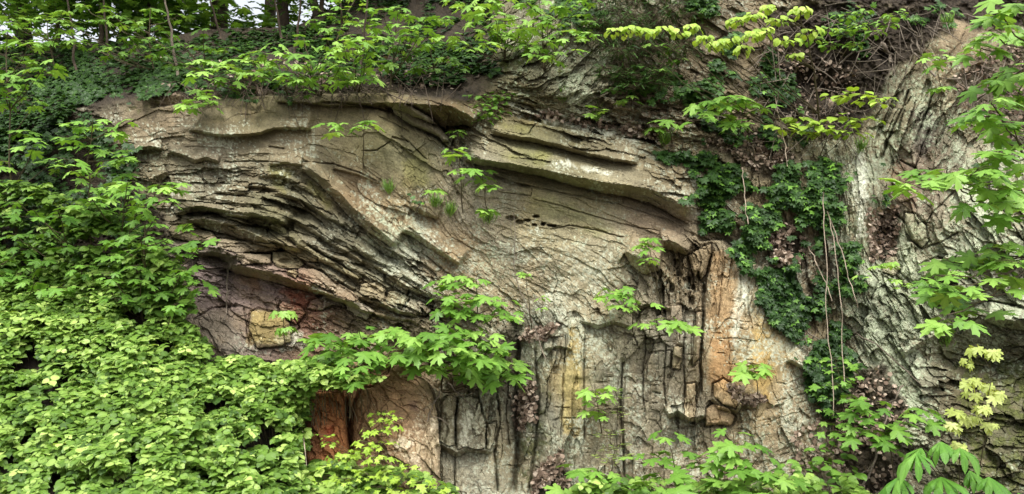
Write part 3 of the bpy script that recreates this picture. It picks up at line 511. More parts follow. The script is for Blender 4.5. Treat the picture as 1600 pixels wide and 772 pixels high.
M = dict(
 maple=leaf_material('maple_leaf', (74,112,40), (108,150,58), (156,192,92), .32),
 maple_far=leaf_material('shaded_maple_leaf', (58,88,34), (90,128,46), (130,164,70), .36),  # darker copy of the maple leaf, shade put into its colours
 bramble=leaf_material('bramble_leaf', (56,84,30), (108,142,54), (182,206,112), .28),
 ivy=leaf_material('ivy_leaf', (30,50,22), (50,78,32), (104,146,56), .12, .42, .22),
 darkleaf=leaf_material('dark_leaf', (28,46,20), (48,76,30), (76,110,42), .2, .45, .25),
 lime=leaf_material('lime_leaf', (118,150,50), (158,188,70), (196,214,110), .36),
 spring=leaf_material('drooping_spring_leaf', (150,168,80), (184,198,108), (214,222,150), .4),
 chestnut=leaf_material('chestnut_leaf', (74,128,44), (104,156,58), (142,186,90), .32),
 litter=leaf_material('dry_leaf', (78,64,52), (130,112,96), (180,164,146), .1, .8, .15),
 grass=leaf_material('grass_blade', (82,116,42), (122,158,60), (160,180,90), .3),
 bark=plain_material('bark', (52,42,32), (86,72,56), 40), twig=plain_material('dry_twig', (84,74,62), (134,122,106), 60), stem=plain_material('green_brown_stem', (62,52,36), (88,78,50), 60),
 paletwig=plain_material('pale_twig', (150,132,112), (186,170,150), 60), earth=plain_material('earth', (32,26,20), (52,42,32), 8, .95, .6), path=plain_material('gravel_path', (112,102,88), (150,140,122), 14, .95, .5))
# ------------------------------------------------------------------ mesh helpers
COLL = SC.collection
def mesh_obj(name, verts, faces, mat, parent=None, col=None, attr='Col', smooth_=False):
    """faces: (n,3) or (n,4) array, or a list of such arrays"""
    me = bpy.data.meshes.new(name); verts = np.asarray(verts, np.float32)
    fl = faces if isinstance(faces, list) else [faces]
    fl = [np.asarray(f, np.int32) for f in fl if len(f)]
    loops = np.concatenate([f.ravel() for f in fl]); tot = np.concatenate([np.full(len(f), f.shape[1], np.int32) for f in fl])
    me.vertices.add(len(verts)); me.vertices.foreach_set('co', verts.ravel())
    me.loops.add(len(loops)); me.loops.foreach_set('vertex_index', loops)
    st_ = np.zeros(len(tot), np.int32); st_[1:] = np.cumsum(tot)[:-1]
    me.polygons.add(len(tot)); me.polygons.foreach_set('loop_start', st_)
    try: me.polygons.foreach_set('loop_total', tot)
    except Exception: pass
    me.update(calc_edges=True)
    me.polygons.foreach_set('use_smooth', np.full(len(tot), smooth_))
    if col is not None:
        a = me.attributes.new(attr, 'FLOAT_COLOR', 'POINT'); c = np.ones((len(verts), 4), np.float32); c[:, :col.shape[1]] = col
        a.data.foreach_set('color', c.ravel())
    me.materials.append(M[mat] if isinstance(mat, str) else mat)
    o = bpy.data.objects.new(name, me); COLL.objects.link(o)
    if parent is not None: o.parent = parent; o.matrix_parent_inverse.identity(); o.location = -Vector(parent.location)
    return o
def tag(o, label=None, cat=None, group=None, kind=None):
    if label: o['label'] = label
    if cat: o['category'] = cat
    if group: o['group'] = group
    if kind: o['kind'] = kind
    return o
def thing(name, loc, label, cat, group=None):
    o = bpy.data.objects.new(name, None); o.location = [float(x) for x in loc]; o.empty_display_size = .1; COLL.objects.link(o)
    return tag(o, label, cat, group)
def quads(nr, nc):
    a = (np.arange(nr-1)[:, None]*nc+np.arange(nc-1)[None, :]).ravel()
    return np.stack([a, a+nc, a+nc+1, a+1], 1)

# ------------------------------------------------------------------ the rock face as one sheet, reaching past the picture on all sides
def outer(lo, hi, g, step0=2.5, grow=1.22, mx=34):
    left = []; x = g[0]; s = step0
    while x > lo: x -= s; left.append(x); s = min(s*grow, mx)
    right = []; x = g[-1]; s = step0
    while x < hi: x += s; right.append(x); s = min(s*grow, mx)
    return np.concatenate([left[::-1], g, right])
uu = outer(-900, 2500, gu); vv = outer(-190, 990, gv)
def mirror(x, lo, n):
    k = (x-lo)/ST; k = np.abs(k); k = np.where(k > n-1, 2*(n-1)-k, k)
    return np.clip(np.round(k).astype(int), 0, n-1)
ju = mirror(uu, U0, NU); iv = mirror(vv, V0, NV)
UU, VV = np.meshgrid(uu, vv)
dev = (YC-baseY(U, V))[iv][:, ju]; YM = baseY(UU, VV)+dev
CM = COL[iv][:, ju]
vc = interp(VCREST, UU)
P = pt(UU, VV, YM)
ycr = baseY(uu, interp(VCREST, uu)); pc = pt(uu, interp(VCREST, uu), ycr)
over = vc-VV; o_ = over > 0
back = np.clip(over, 0, 400)*.16
P[..., 0] = np.where(o_, pc[None, :, 0]*(1+back/25), P[..., 0])
P[..., 1] = np.where(o_, pc[None, :, 1]+back, P[..., 1])
P[..., 2] = np.where(o_, pc[None, :, 2]-back*.05+dev*.3, P[..., 2])
cliff = mesh_obj('cliff_face', P.reshape(-1, 3), quads(len(vv), len(uu)), ROCK, col=CM.reshape(-1, 3))
tag(cliff, 'folded and tilted beds of grey-brown sandstone with lichen, cracks and dark bedding joints', 'rock face', kind='structure')
PB = pt(U, V, Y); PK = pt(U, V, YC+.03)
for k, (poly, h, bev, tl, col, lab, nm) in enumerate(BLK):
    W = win([p[0] for p in poly], [p[1] for p in poly], 24)
    m = BID[W] == k+1
    if m.sum() < 12: continue
    # keep whole cells only
    c = m[:-1, :-1] & m[1:, :-1] & m[:-1, 1:] & m[1:, 1:]
    ii, jj = np.nonzero(c); nc = m.shape[1]
    q = np.stack([ii*nc+jj, (ii+1)*nc+jj, (ii+1)*nc+jj+1, ii*nc+jj+1], 1)
    used = np.unique(q); remap = np.full(m.size, -1); remap[used] = np.arange(len(used)); q = remap[q]
    fr = PB[W].reshape(-1, 3)[used]; bk = PK[W].reshape(-1, 3)[used]; n_ = len(used)
    cc = COL[W].reshape(-1, 3)[used]; g = lin(col)*np.array([.90,.92,.84])
    lum = cc.mean(1, keepdims=True); ratio = lum/max(1e-4, np.median(lum))
    cc = .6*cc+.4*g*np.clip(ratio, .5, 2.2)
    e = np.concatenate([q[:, [0, 1]], q[:, [1, 2]], q[:, [2, 3]], q[:, [3, 0]]])
    key = np.minimum(e[:, 0], e[:, 1])*n_+np.maximum(e[:, 0], e[:, 1])
    _, idx, cnt = np.unique(key, return_index=True, return_counts=True); be = e[idx[cnt == 1]]
    sk = np.stack([be[:, 1], be[:, 0], be[:, 0]+n_, be[:, 1]+n_], 1)
    ctr = fr.mean(0)
    o = mesh_obj(nm, np.concatenate([fr, bk])-ctr, [q, q[:, ::-1]+n_, sk], ROCK, col=np.concatenate([cc, cc]))
    o.location = ctr; tag(o, lab, 'rock', 'separate rocks and slabs of the cliff')

def ysurf(u, v, src=None):
    s = Y if src is None else src
    j = np.clip(((np.asarray(u)-U0)/ST).astype(int), 0, NU-1); i = np.clip(((np.asarray(v)-V0)/ST).astype(int), 0, NV-1)
    return s[i, j]
# ------------------------------------------------------------------ ground, bramble bank
gx = np.linspace(-60, 60, 121); gy = np.linspace(-60, 40, 101); GX, GY = np.meshgrid(gx, gy)
gz = fbm(GX*10, GY*10, 30, 3, 201)*.12-.02
mesh_obj('ground', np.stack([GX, GY, gz-.05], -1).reshape(-1, 3), quads(101, 121)[:, ::-1], 'earth'); tag(bpy.data.objects['ground'], kind='structure')
px_ = np.linspace(-60, 60, 61); PX, PY = np.meshgrid(px_, np.array([-2.2, -1, 0, 1.0, 1.8]))
pz = fbm(PX*10, PY*10, 30, 3, 201)*.12-.02+.0
mesh_obj('path', np.stack([PX, PY, np.full_like(PX, .05)], -1).reshape(-1, 3), quads(5, 61)[:, ::-1], 'path'); tag(bpy.data.objects['path'], kind='structure')
BTOP = [(-500,330),(-100,340),(0,380),(120,420),(200,440),(280,505),(340,545),(420,570),(455,600),(474,660),(486,720),(560,748),(700,765),(760,772),(900,775),(1300,765),(1900,760)]
def bankY(u, v):
    d = np.clip(v-interp(BTOP, u), 0, None)
    k = np.interp(u, [-500, 100, 400, 480, 560, 700, 2000], [.0060, .0058, .0052, .0045, .0030, .002, .002])
    s = baseY(u, interp(BTOP, u))-np.interp(u, [0, 480, 600], [.25, .35, .30])
    return s-d*k+fbm(u, v, 70, 3, 210)*.30
bu = np.arange(-900, 1900, 8.0); BT = np.linspace(0, 1, 70); BU = np.broadcast_to(bu, (70, len(bu)))
b0 = interp(BTOP, BU)+4; BVv = b0+(1000-b0)*BT[:, None]
PBk = pt(BU, BVv, bankY(BU, BVv)+.10*(1-BT[:, None]))
PBk[0, :, 1] += .8; PBk[0, :, 2] -= .2
ok = PBk[..., 2] > -.3
mesh_obj('bank', PBk.reshape(-1, 3), quads(70, len(bu)), 'earth'); tag(bpy.data.objects['bank'], kind='structure')

# ------------------------------------------------------------------ leaves
def sym(h):
    h = np.array(h, float); l = h[1:-1][::-1]*[-1, 1]
    return np.concatenate([h, l])
def template(half, ctr, vein, z):
    """half outline from tip to base on the right; fan round ctr; vein value and height per outline point"""
    o = sym(half); vv_ = np.concatenate([vein, vein[1:-1][::-1]]); zz = np.concatenate([z, z[1:-1][::-1]])
    v = np.concatenate([[[ctr[0], ctr[1], 0]], np.column_stack([o, zz])]); n_ = len(o)
    f = np.stack([np.zeros(n_, int), 1+(np.arange(n_)+1) % n_, 1+np.arange(n_)], 1)
    return v.astype(np.float32), f, np.concatenate([[1], vv_]).astype(np.float32)
_mh = [(0,1),(.075,.80),(.17,.76),(.13,.60),(.18,.50),(.33,.66),(.54,.72),(.50,.57),(.60,.47),(.42,.38),(.31,.30),(.46,.24),(.53,.08),(.36,.07),(.22,.0),(.08,.05),(0,.10)]
_mv = [1,.5,.7,.2,0,.6,1,.5,.6,.1,0,.5,.8,.3,.3,.1,.6]
def dr(h, v, k=.28, p=.05): return [-k*(x*x+(y-.3)**2)-(1-vv_)*p for (x, y), vv_ in zip(h, v)]
T_MAPLE = template(_mh, (0, .30), _mv, dr(_mh, _mv, .34))
_bh = [(0,1),(.16,.90),(.37,.74),(.47,.48),(.42,.22),(.22,.04),(0,.02)]; T_ROUND = template(_bh, (0, .42), [1,.2,.3,.2,.3,.2,1], [-.18,-.05,.0,.03,.0,-.02,-.02])
_ih = [(0,1),(.14,.66),(.48,.66),(.34,.36),(.50,.06),(.16,.06),(0,.10)]; T_IVY = template(_ih, (0, .36), [1,.1,.9,.1,.8,.1,.6], [-.08,-.03,-.10,-.02,-.10,-.04,0])
_ch = [(0,1),(.10,.90),(.14,.72),(.10,.42),(.04,.12),(0,0)]; T_LONG = template(_ch, (0, .6), [1,.1,.1,.1,.1,1], [-.40,-.26,-.10,-.02,0,0])
_nh = [(0,1),(.05,.8),(.06,.3),(0,0)]; T_BLADE = template([(0,1),(.018,.6),(.022,.2),(0,0)], (0, .5), [1,0,0,1], [-.35,-.12,0,0])
T_NEEDLE = template(_nh, (0, .5), [1,0,0,1], [-.1,-.05,0,0])
def unit(a): return a/np.maximum(np.linalg.norm(a, axis=-1, keepdims=True), 1e-9)
class Leaves:
    def __init__(s): s.v = []; s.f = []; s.c = []; s.n = 0
    def add(s, T, pos, axis, nrm, size, tone, warp=None):
        tv, tf, tvein = T
        pos = np.atleast_2d(pos); k = len(pos)
        axis = unit(axis); side = unit(np.cross(axis, nrm)); nn = np.cross(side, axis)
        size = np.broadcast_to(np.asarray(size, float), (k,))
        fold = rng.uniform(.5, 1.5, k)[:, None, None]; wd = rng.uniform(.85, 1.12, k)[:, None, None]
        P_ = pos[:, None]+size[:, None, None]*(tv[None, :, 0:1]*side[:, None]*wd+tv[None, :, 1:2]*axis[:, None]+tv[None, :, 2:3]*nn[:, None]*fold)
        m_ = len(tv); s.v.append(P_.reshape(-1, 3)); s.f.append((tf[None]+(np.arange(k)*m_)[:, None, None]+s.n).reshape(-1, 3)); s.n += k*m_
        c = np.zeros((k, m_, 3), np.float32); c[..., 0] = np.clip(tone, 0, 1)[:, None] if np.ndim(tone) else tone; c[..., 1] = tvein[None]; s.c.append(c.reshape(-1, 3))
    def build(s, name, mat, parent=None):
        return mesh_obj(name, np.concatenate(s.v), np.concatenate(s.f), mat, parent, col=np.concatenate(s.c), attr='lc')
class Tubes:
    def __init__(s): s.v = []; s.f = []; s.n = 0
    def add(s, pts, r0, r1, sides=5):
        pts = np.asarray(pts, float); n_ = len(pts)
        t = np.gradient(pts, axis=0); t = unit(t)
        ref = np.array([0.31, .93, .2]); a = unit(np.cross(t, ref)); b = np.cross(t, a)
        r = np.linspace(r0, r1, n_)[:, None, None]; an = np.arange(sides)*2*math.pi/sides
        ring = pts[:, None]+r*(np.cos(an)[None, :, None]*a[:, None]+np.sin(an)[None, :, None]*b[:, None])
        s.v.append(ring.reshape(-1, 3)); q = []
        for i in range(n_-1):
            for j in range(sides):
                q.append((s.n+i*sides+j, s.n+i*sides+(j+1) % sides, s.n+(i+1)*sides+(j+1) % sides, s.n+(i+1)*sides+j))
        q.append([s.n+j for j in range(4)]); e_ = s.n+(n_-1)*sides; q.append([e_+3, e_+2, e_+1, e_])
        s.f += q; s.n += n_*sides
    def build(s, name, mat, parent=None):
        return mesh_obj(name, np.concatenate(s.v), np.array(s.f), mat, parent, smooth_=True)
def curve(a, b, sag=0.0, n=7, wob=0.0, bow=None):
    t = np.linspace(0, 1, n)[:, None]; a = np.asarray(a, float); b = np.asarray(b, float)
    p = a*(1-t)+b*t; L = np.linalg.norm(b-a)
    p = p+np.array([0, 0, 1.0])*(4*t*(1-t)*sag)
    if bow is not None: p = p+np.asarray(bow)*(4*t*(1-t))
    if wob: w = rng.normal(0, wob*L, (n, 3)); w[0] = w[-1] = 0; p = p+w
    return p
PXM = 1/200.0
def leaf_dirs(az, droop, face=.35):
    """leaf axis from its azimuth and droop; the blade lies roughly level and turns a little to the open side"""
    ax = np.stack([np.cos(az)*np.cos(droop), np.sin(az)*np.cos(droop), -np.sin(droop)], -1)
    nr = np.stack([np.cos(az)*np.sin(droop), np.sin(az)*np.sin(droop), np.cos(droop)], -1)+np.array([0, -face, 0])+rng.normal(0, .16, ax.shape)
    return ax, unit(nr)
def cluster(lv, tb, c, size, n, T=T_MAPLE, face=.5, tone=.5, spread=.6, droop=.35, flat=.5):
    """a whorl of n leaves on petioles round the shoot tip c"""
    a0 = rng.uniform(0, 6.28)
    az = a0+np.arange(n)*2.4+rng.normal(0, .25, n)
    s = size*rng.uniform(.6, 1.12, n)
    dp = np.clip(rng.normal(droop, .2, n), -.2, 1.2)
    pd = np.stack([np.cos(az), np.sin(az)*.8-.15, rng.uniform(-.1, .28, n)], -1)
    st_ = np.asarray(c)-np.array([0, 0, 1])*(rng.uniform(0, 1, n)**2)[:, None]*size*.55
    base = st_+unit(pd)*(s*spread*rng.uniform(.5, 1.2, n))[:, None]
    # turn the axes a little so blades fan outwards
    ax, nr = leaf_dirs(az+rng.normal(0, .3, n), dp, face)
    lv.add(T, base, ax, nr, s, tone+rng.normal(0, .17, n))
    for i in range(n):
        tb.add([st_[i], (st_[i]+base[i])/2+[0, 0, size*.04], base[i]+ax[i]*s[i]*.12], .0013, .0010, 4)
SZK = .92
def sapling(label, base, tips, size, nleaf=6, mat='maple', name='maple_sapling', T=T_MAPLE, cat='sapling', group=None, tone=.5, face=.42, off=.25, r=.005, droop=.35, spread=.6, boff=0.0, stem='stem', straight=False):
    """base (u, v); tips (u, v[, distance in front of the rock[, leaf scale]])"""
    bY = float(ysurf(base[0], base[1])) - boff if len(base) == 2 else base[2]
    b = pt(base[0], base[1], bY+.02)
    o = thing(name, b, label, cat, group); lv = Leaves(); tb = Tubes()
    tp = []
    for t in tips:
        of = t[2] if len(t) > 2 and t[2] is not None else off
        yy = min(float(ysurf(t[0], t[1])), bY+.3)-of*rng.uniform(.8, 1.2)
        tp.append((pt(t[0], t[1], yy), t[3] if len(t) > 3 else 1.0))
    # trunk goes to the highest tip, others branch off it
    hi = max(range(len(tp)), key=lambda i: tp[i][0][2]-.3*abs(tp[i][0][0]-b[0]))
    top = tp[hi][0]; main = curve(b, top, 0, 10, .006, bow=[0, -.06, 0] if not straight else None)
    tb.add(main, r, r*.4)
    for i, (p, sc) in enumerate(tp):
        if i != hi:
            dz = np.abs((p[2]-main[:, 2])-np.linalg.norm((p-main)[:, :2], axis=1)*.55); k = int(np.argmin(dz+np.linalg.norm(p-main, axis=1)*.3)); k = min(max(k, 0), 8)
            tb.add(curve(main[k], p, -.10*np.linalg.norm(p-main[k])*.6, 7, .01), r*.55, r*.3)
        cluster(lv, tb, p, size*PXM*sc*SZK*min(1, p[1]/6.6+.02), max(2, int(round(nleaf*rng.uniform(.75, 1.25)))), T, face, tone, spread, droop)
    tb.build(stem, 'stem', o); lv.build('foliage', mat, o); return o
def scatter_tips(poly, n, off, seed, mind=14):
    r = np.random.default_rng(seed); us = [p[0] for p in poly]; vs = [p[1] for p in poly]; out = []
    tries = 0
    while len(out) < n and tries < 6000:
        tries += 1; u = r.uniform(min(us), max(us)); v = r.uniform(min(vs), max(vs))
        if in_poly(poly, np.array([u]), np.array([v]))[0] and all(math.hypot(u-a[0], (v-a[1])*1.5) > mind for a in out):
            out.append((u, v, r.uniform(off[0], off[1])))
    return out
# ================================================================== plants
# --- small saplings on the rock face
S = sapling
S('slender maple seedling with two flat tiers on a forked stem on the upper bed', (568,268), [(520,192,.3,1),(572,188,.34,1),(545,192,.3,.9)], 30, 5, off=.3, tone=.68, r=.006, face=.35)
S('tall slim maple seedling with tiers of leaves right of the grey wedge of rock', (724,340), [(716,204,.3,.8),(716,238,.3,1),(722,262,.3,.8),(706,230,.3,.9)], 28, 5, tone=.68, r=.006)
S('short maple seedling with four tiers just left of the beds of the long overhang', (764,348), [(752,265,.28,1),(760,285,.28,.9),(762,327,.25,.7),(742,268,.28,1)], 28, 5, tone=.68, r=.005)
S('tiny seedling with one pale tier of leaves beside the grass tuft in mid cliff', (680,318), [(678,293,.2,1)], 22, 5, tone=.68, r=.003)
S('small maple seedling with stacked tiers above the dark triangular notch', (1035,494), [(1010,370,.3,.9),(1012,385,.3,.8),(1013,402,.3,.8),(1004,378,.3,.8)], 24, 5, tone=.68, r=.005)
S('low spreading maple seedling growing left of the vertical beds', (988,520), [(948,450,.3,1),(985,452,.3,1),(960,462,.3,.8),(1000,462,.3,.9),(970,476,.3,.8)], 29, 5, tone=.68, r=.005)
S('maple seedling with one broad flat tier above the square grey-pink block', (1062,530), [(1052,496,.25,1)], 34, 5, tone=.68, r=.005)
S('maple seedling with one drooping tier beside the deep pits in the rock', (1015,520), [(1010,502,.25,.8)], 27, 5, tone=.68, r=.005)
S('slender seedling with three leaf tiers in front of the yellow-streaked column', (940,680), [(928,600,.22,1),(934,604,.22,1),(930,622,.22,.8),(934,641,.22,.9)], 28, 4, tone=.68, r=.005)
S('small seedling with one open tier in front of the ochre stripe', (1183,622), [(1176,570,.25,1),(1182,574,.25,.9)], 30, 5, tone=.68, r=.005)
S('small drooping bright seedling in front of the ochre boss', (448,548), [(444,485,.2,.9),(446,508,.2,.9)], 22, 6, tone=.68, r=.005, droop=.8)
S('thin reddish-stemmed seedling with sparse leaves left of the dark gully', (832,520), [(820,424,.2,.8),(822,425,.2,.6)], 17, 4, tone=.68, r=.005)
S('tiny two-leaved seedling right of the thin reddish stem', (846,500), [(848,462,.2,.8),(846,480,.2,.6)], 16, 5, tone=.68, r=.003)
S('small pale sapling tier on the broken ledge above the long slab', (880,190), [(932,172,.2,1)], 20, 5, tone=.68, r=.005)
S('small maple tier standing on rubble near the right end of the long slab', (1050,226), [(1040,188,.2,1),(1028,196,.2,.8)], 29, 5, tone=.68, r=.005)
S('little maple tier on the brown rubble above the broken beds', (985,176), [(985,149,.15,1)], 25, 4, tone=.68, r=.005)
S('broad bushy maple sapling on the ledge left of the ivy sheet', (1150,222), [(1108,156,.4,1),(1138,150,.45,1.1),(1168,148,.45,1),(1096,180,.4,.9),(1130,172,.45,1),(1190,166,.4,.8),(1150,186,.4,.9)], 34, 6, tone=.62, r=.006)
S('bushy maple sapling growing out of the middle of the cliff above the stacked blocks', (748,505), [(700,438,.35,1),(722,430,.38,1),(744,436,.4,1),(690,456,.35,.9),(730,456,.4,1),(714,470,.4,1),(762,462,.4,.9),(700,484,.4,.9),(735,480,.42,1),(790,470,.35,.9),(778,490,.4,1),(800,484,.35,.8)], 30, 5, tone=.52, r=.006)
S('large spreading maple sapling overhanging the domed brown rock mass', (690,612), scatter_tips([(640,520),(700,500),(760,510),(790,545),(800,590),(740,590),(700,592),(672,585),(645,550)], 24, (.25, .65), 3, 17), 34, 5, tone=.52, r=.009)
S('maple sapling with wide bright tiers above the brambles left of the domed rock', (585,600), scatter_tips([(490,515),(560,505),(640,520),(640,550),(590,582),(520,588),(480,560)], 23, (.25, .6), 4, 17), 30, 5, tone=.5, r=.007)
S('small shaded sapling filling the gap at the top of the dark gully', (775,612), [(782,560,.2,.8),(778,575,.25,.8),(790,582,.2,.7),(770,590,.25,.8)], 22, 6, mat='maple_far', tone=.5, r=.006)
S('low maple seedling cluster in the grass right of the dark gully foot', (930,760), [(905,728,.35,1),(935,730,.4,1),(950,745,.4,1),(918,752,.45,1.1),(960,765,.45,1),(890,762,.45,1.1)], 34, 5, tone=.55, r=.008, boff=.1)
# --- left thicket: several slim maples, each with its own tips
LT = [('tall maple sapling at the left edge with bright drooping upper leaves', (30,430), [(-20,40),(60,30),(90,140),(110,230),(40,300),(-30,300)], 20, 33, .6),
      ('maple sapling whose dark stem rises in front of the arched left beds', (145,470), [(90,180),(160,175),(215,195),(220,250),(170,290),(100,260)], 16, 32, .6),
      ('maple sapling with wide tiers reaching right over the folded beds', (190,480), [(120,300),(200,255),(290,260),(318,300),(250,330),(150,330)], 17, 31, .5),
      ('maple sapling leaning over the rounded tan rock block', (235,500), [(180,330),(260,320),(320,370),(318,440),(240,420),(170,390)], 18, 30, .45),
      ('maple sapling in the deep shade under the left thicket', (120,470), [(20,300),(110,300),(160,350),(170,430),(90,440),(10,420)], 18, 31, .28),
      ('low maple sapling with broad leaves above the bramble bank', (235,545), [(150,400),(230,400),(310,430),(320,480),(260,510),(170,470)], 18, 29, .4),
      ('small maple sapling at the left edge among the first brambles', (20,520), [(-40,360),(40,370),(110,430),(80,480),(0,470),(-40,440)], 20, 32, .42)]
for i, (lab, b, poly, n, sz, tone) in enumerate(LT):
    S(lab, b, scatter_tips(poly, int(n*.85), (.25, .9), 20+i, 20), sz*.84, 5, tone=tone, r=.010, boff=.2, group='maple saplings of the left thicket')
# --- top strip along the edge of the cliff
TT = [('maple sapling reaching left from the cliff edge with pale tiers over bare soil', (410,140), [(300,90),(340,85),(420,80),(430,110),(350,125),(300,110)], 11, 31, 0.70, 'maple'),
      ('maple sapling with one long pale spray close above the cliff edge at left', (330,165), [(285,140),(330,135),(335,160),(290,165)], 4, 30, .65, 'maple'),
      ('maple sapling with layered tiers left of centre on the cliff edge', (500,150), [(420,66),(470,56),(540,60),(560,110),(470,130),(400,110)], 16, 27, 0.58, 'maple'),
      ('tall maple sapling on the skyline right of the sky gap', (520,80), [(480,0),(570,-10),(600,20),(570,60),(490,50)], 14, 26, 0.63, 'maple'),
      ('maple sapling with bright hanging tiers at the middle of the cliff edge', (560,145), [(520,60),(590,55),(600,90),(590,130),(540,130),(510,90)], 13, 32, 0.68, 'maple'),
      ('maple sapling with a crooked pale stem on the dark soil', (610,140), [(590,0),(670,10),(680,60),(640,80),(590,60)], 14, 27, 0.58, 'maple'),
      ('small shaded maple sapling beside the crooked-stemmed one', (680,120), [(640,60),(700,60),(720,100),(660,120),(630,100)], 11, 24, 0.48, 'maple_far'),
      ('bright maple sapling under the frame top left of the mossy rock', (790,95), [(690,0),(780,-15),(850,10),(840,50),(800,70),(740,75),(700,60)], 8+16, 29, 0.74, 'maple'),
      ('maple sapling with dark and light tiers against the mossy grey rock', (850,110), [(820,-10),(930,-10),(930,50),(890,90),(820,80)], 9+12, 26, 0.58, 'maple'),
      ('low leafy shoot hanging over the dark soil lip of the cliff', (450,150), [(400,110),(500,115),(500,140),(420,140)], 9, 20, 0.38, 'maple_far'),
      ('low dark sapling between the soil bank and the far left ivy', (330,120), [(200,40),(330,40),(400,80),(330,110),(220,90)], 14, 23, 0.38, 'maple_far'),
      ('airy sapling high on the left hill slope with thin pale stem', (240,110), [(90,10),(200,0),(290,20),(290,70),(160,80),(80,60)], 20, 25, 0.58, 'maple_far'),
      ('leafy sapling on the hill slope at the far upper left', (90,120), [(-40,10),(80,0),(130,40),(120,100),(20,110),(-40,80)], 19, 28, 0.68, 'maple')]
for i, (lab, b, poly, n, sz, tone, mt) in enumerate(TT):
    S(lab, b, scatter_tips(poly, n, (.15, .8), 40+i, 18), sz*.88, 5, mat=mt, tone=tone, r=.008, group='saplings along the upper edge of the cliff')
# --- upper right
S('lime green shoot with one long arching row of small leaves across the upper cliff', (1285,225), [(960,46,.75,.9),(985,44,.75,1),(1010,46,.75,1),(1035,44,.8,1),(1060,50,.8,1),(1080,40,.8,1),(1100,58,.8,1),(1120,66,.8,1.1),(1140,60,.8,1.1),(1160,74,.8,1),(1175,22,.8,1.1),(1150,30,.8,1),(1190,46,.8,1.1),(1215,30,.8,1.1),(1230,62,.8,1.1),(1250,14,.8,1.1),(1265,46,.8,1.1),(1245,84,.8,.9),(1200,10,.8,1),(1175,54,.8,1)], 12, 19, mat='lime', name='shrub', cat='shrub', T=T_ROUND, tone=.6, r=.010, droop=.9, spread=1.1, face=.7)
S('green small-leaved shrub spray hanging under the upper right soil bank', (1300,120), [(1270,60,.5,1),(1295,45,.5,1),(1320,50,.5,1),(1345,40,.5,1),(1365,48,.5,1),(1385,34,.5,1),(1400,20,.5,1),(1320,24,.5,1),(1350,16,.5,1),(1300,70,.5,1),(1335,66,.5,1)], 12, 17, mat='maple', name='shrub', cat='shrub', T=T_ROUND, tone=.65, r=.006, droop=.4, spread=1.2)
S('leafy spray over the dark soil hollow with long drooping tiers', (1275,260), [(1220,195,.4,1),(1245,185,.4,1),(1262,200,.4,1),(1290,205,.4,1),(1310,150,.4,1),(1335,148,.4,1),(1355,152,.4,.9),(1380,155,.4,.8),(1300,195,.4,1),(1325,205,.4,1),(1310,180,.4,1),(1345,186,.4,.9)], 19, 9, mat='lime', name='shrub', cat='shrub', T=T_ROUND, tone=.35, r=.005, droop=.35, spread=1.2)
S('small maple tier in front of the steep grey rock rib', (1470,180), [(1455,80,.3,.9),(1468,85,.3,.9),(1462,102,.3,.9),(1470,134,.3,.8)], 26, 4, r=.003)
S('thin young shoot with two leaf tiers right of the yew in the upper middle', (1045,118), [(1030,68,.3,.9),(1050,72,.3,.8),(1038,108,.3,.9),(1060,90,.3,.8)], 22, 4, r=.003)
# --- right side foreground maple boughs
FG = [('leafy maple bough at the right edge with large bright leaves by the top rock knob', (1680,260), [(1590,-5),(1560,20),(1600,50),(1545,48),(1530,75),(1600,105),(1560,115),(1590,150)], 42, .62),
      ('maple bough of big drooping leaves in front of the right soil bank', (1680,420), [(1548,160),(1580,190),(1530,180),(1600,215),(1560,235),(1610,260)], 41, .5),
      ('long arching maple branch with a tier reaching far left over the lichened rock', (1700,390), [(1415,285),(1450,262),(1480,262),(1505,268),(1530,262),(1560,285),(1590,300),(1540,318),(1600,330)], 42, .66),
      ('drooping lower maple bough above the mossy dark rocks at right', (1700,560), [(1462,430),(1490,410),(1520,402),(1545,395),(1570,380),(1600,372),(1500,445),(1475,460),(1550,430),(1590,410),(1515,475),(1480,492)], 40, .55)]
for lab, b, tips, sz, tone in FG:
    S(lab, (b[0], b[1], 5.6), [(u, v, 1.5, 1) for u, v in tips], sz, 7, tone=tone, r=.010, group='maple boughs at the right edge', name='maple_bough', face=.55)
S('thin bright tier of leaves pointing left just below the hanging stems', (1420,470), [(1392,408,.4,.8),(1368,415,.4,.8),(1350,425,.4,.7),(1400,435,.3,.7),(1412,442,.3,.7)], 22, 4, tone=.7, r=.003)
S('small seedling with two pale tiers beside the right rock lump', (1530,460), [(1505,402,.35,.8),(1495,425,.35,.8)], 26, 3, r=.003)
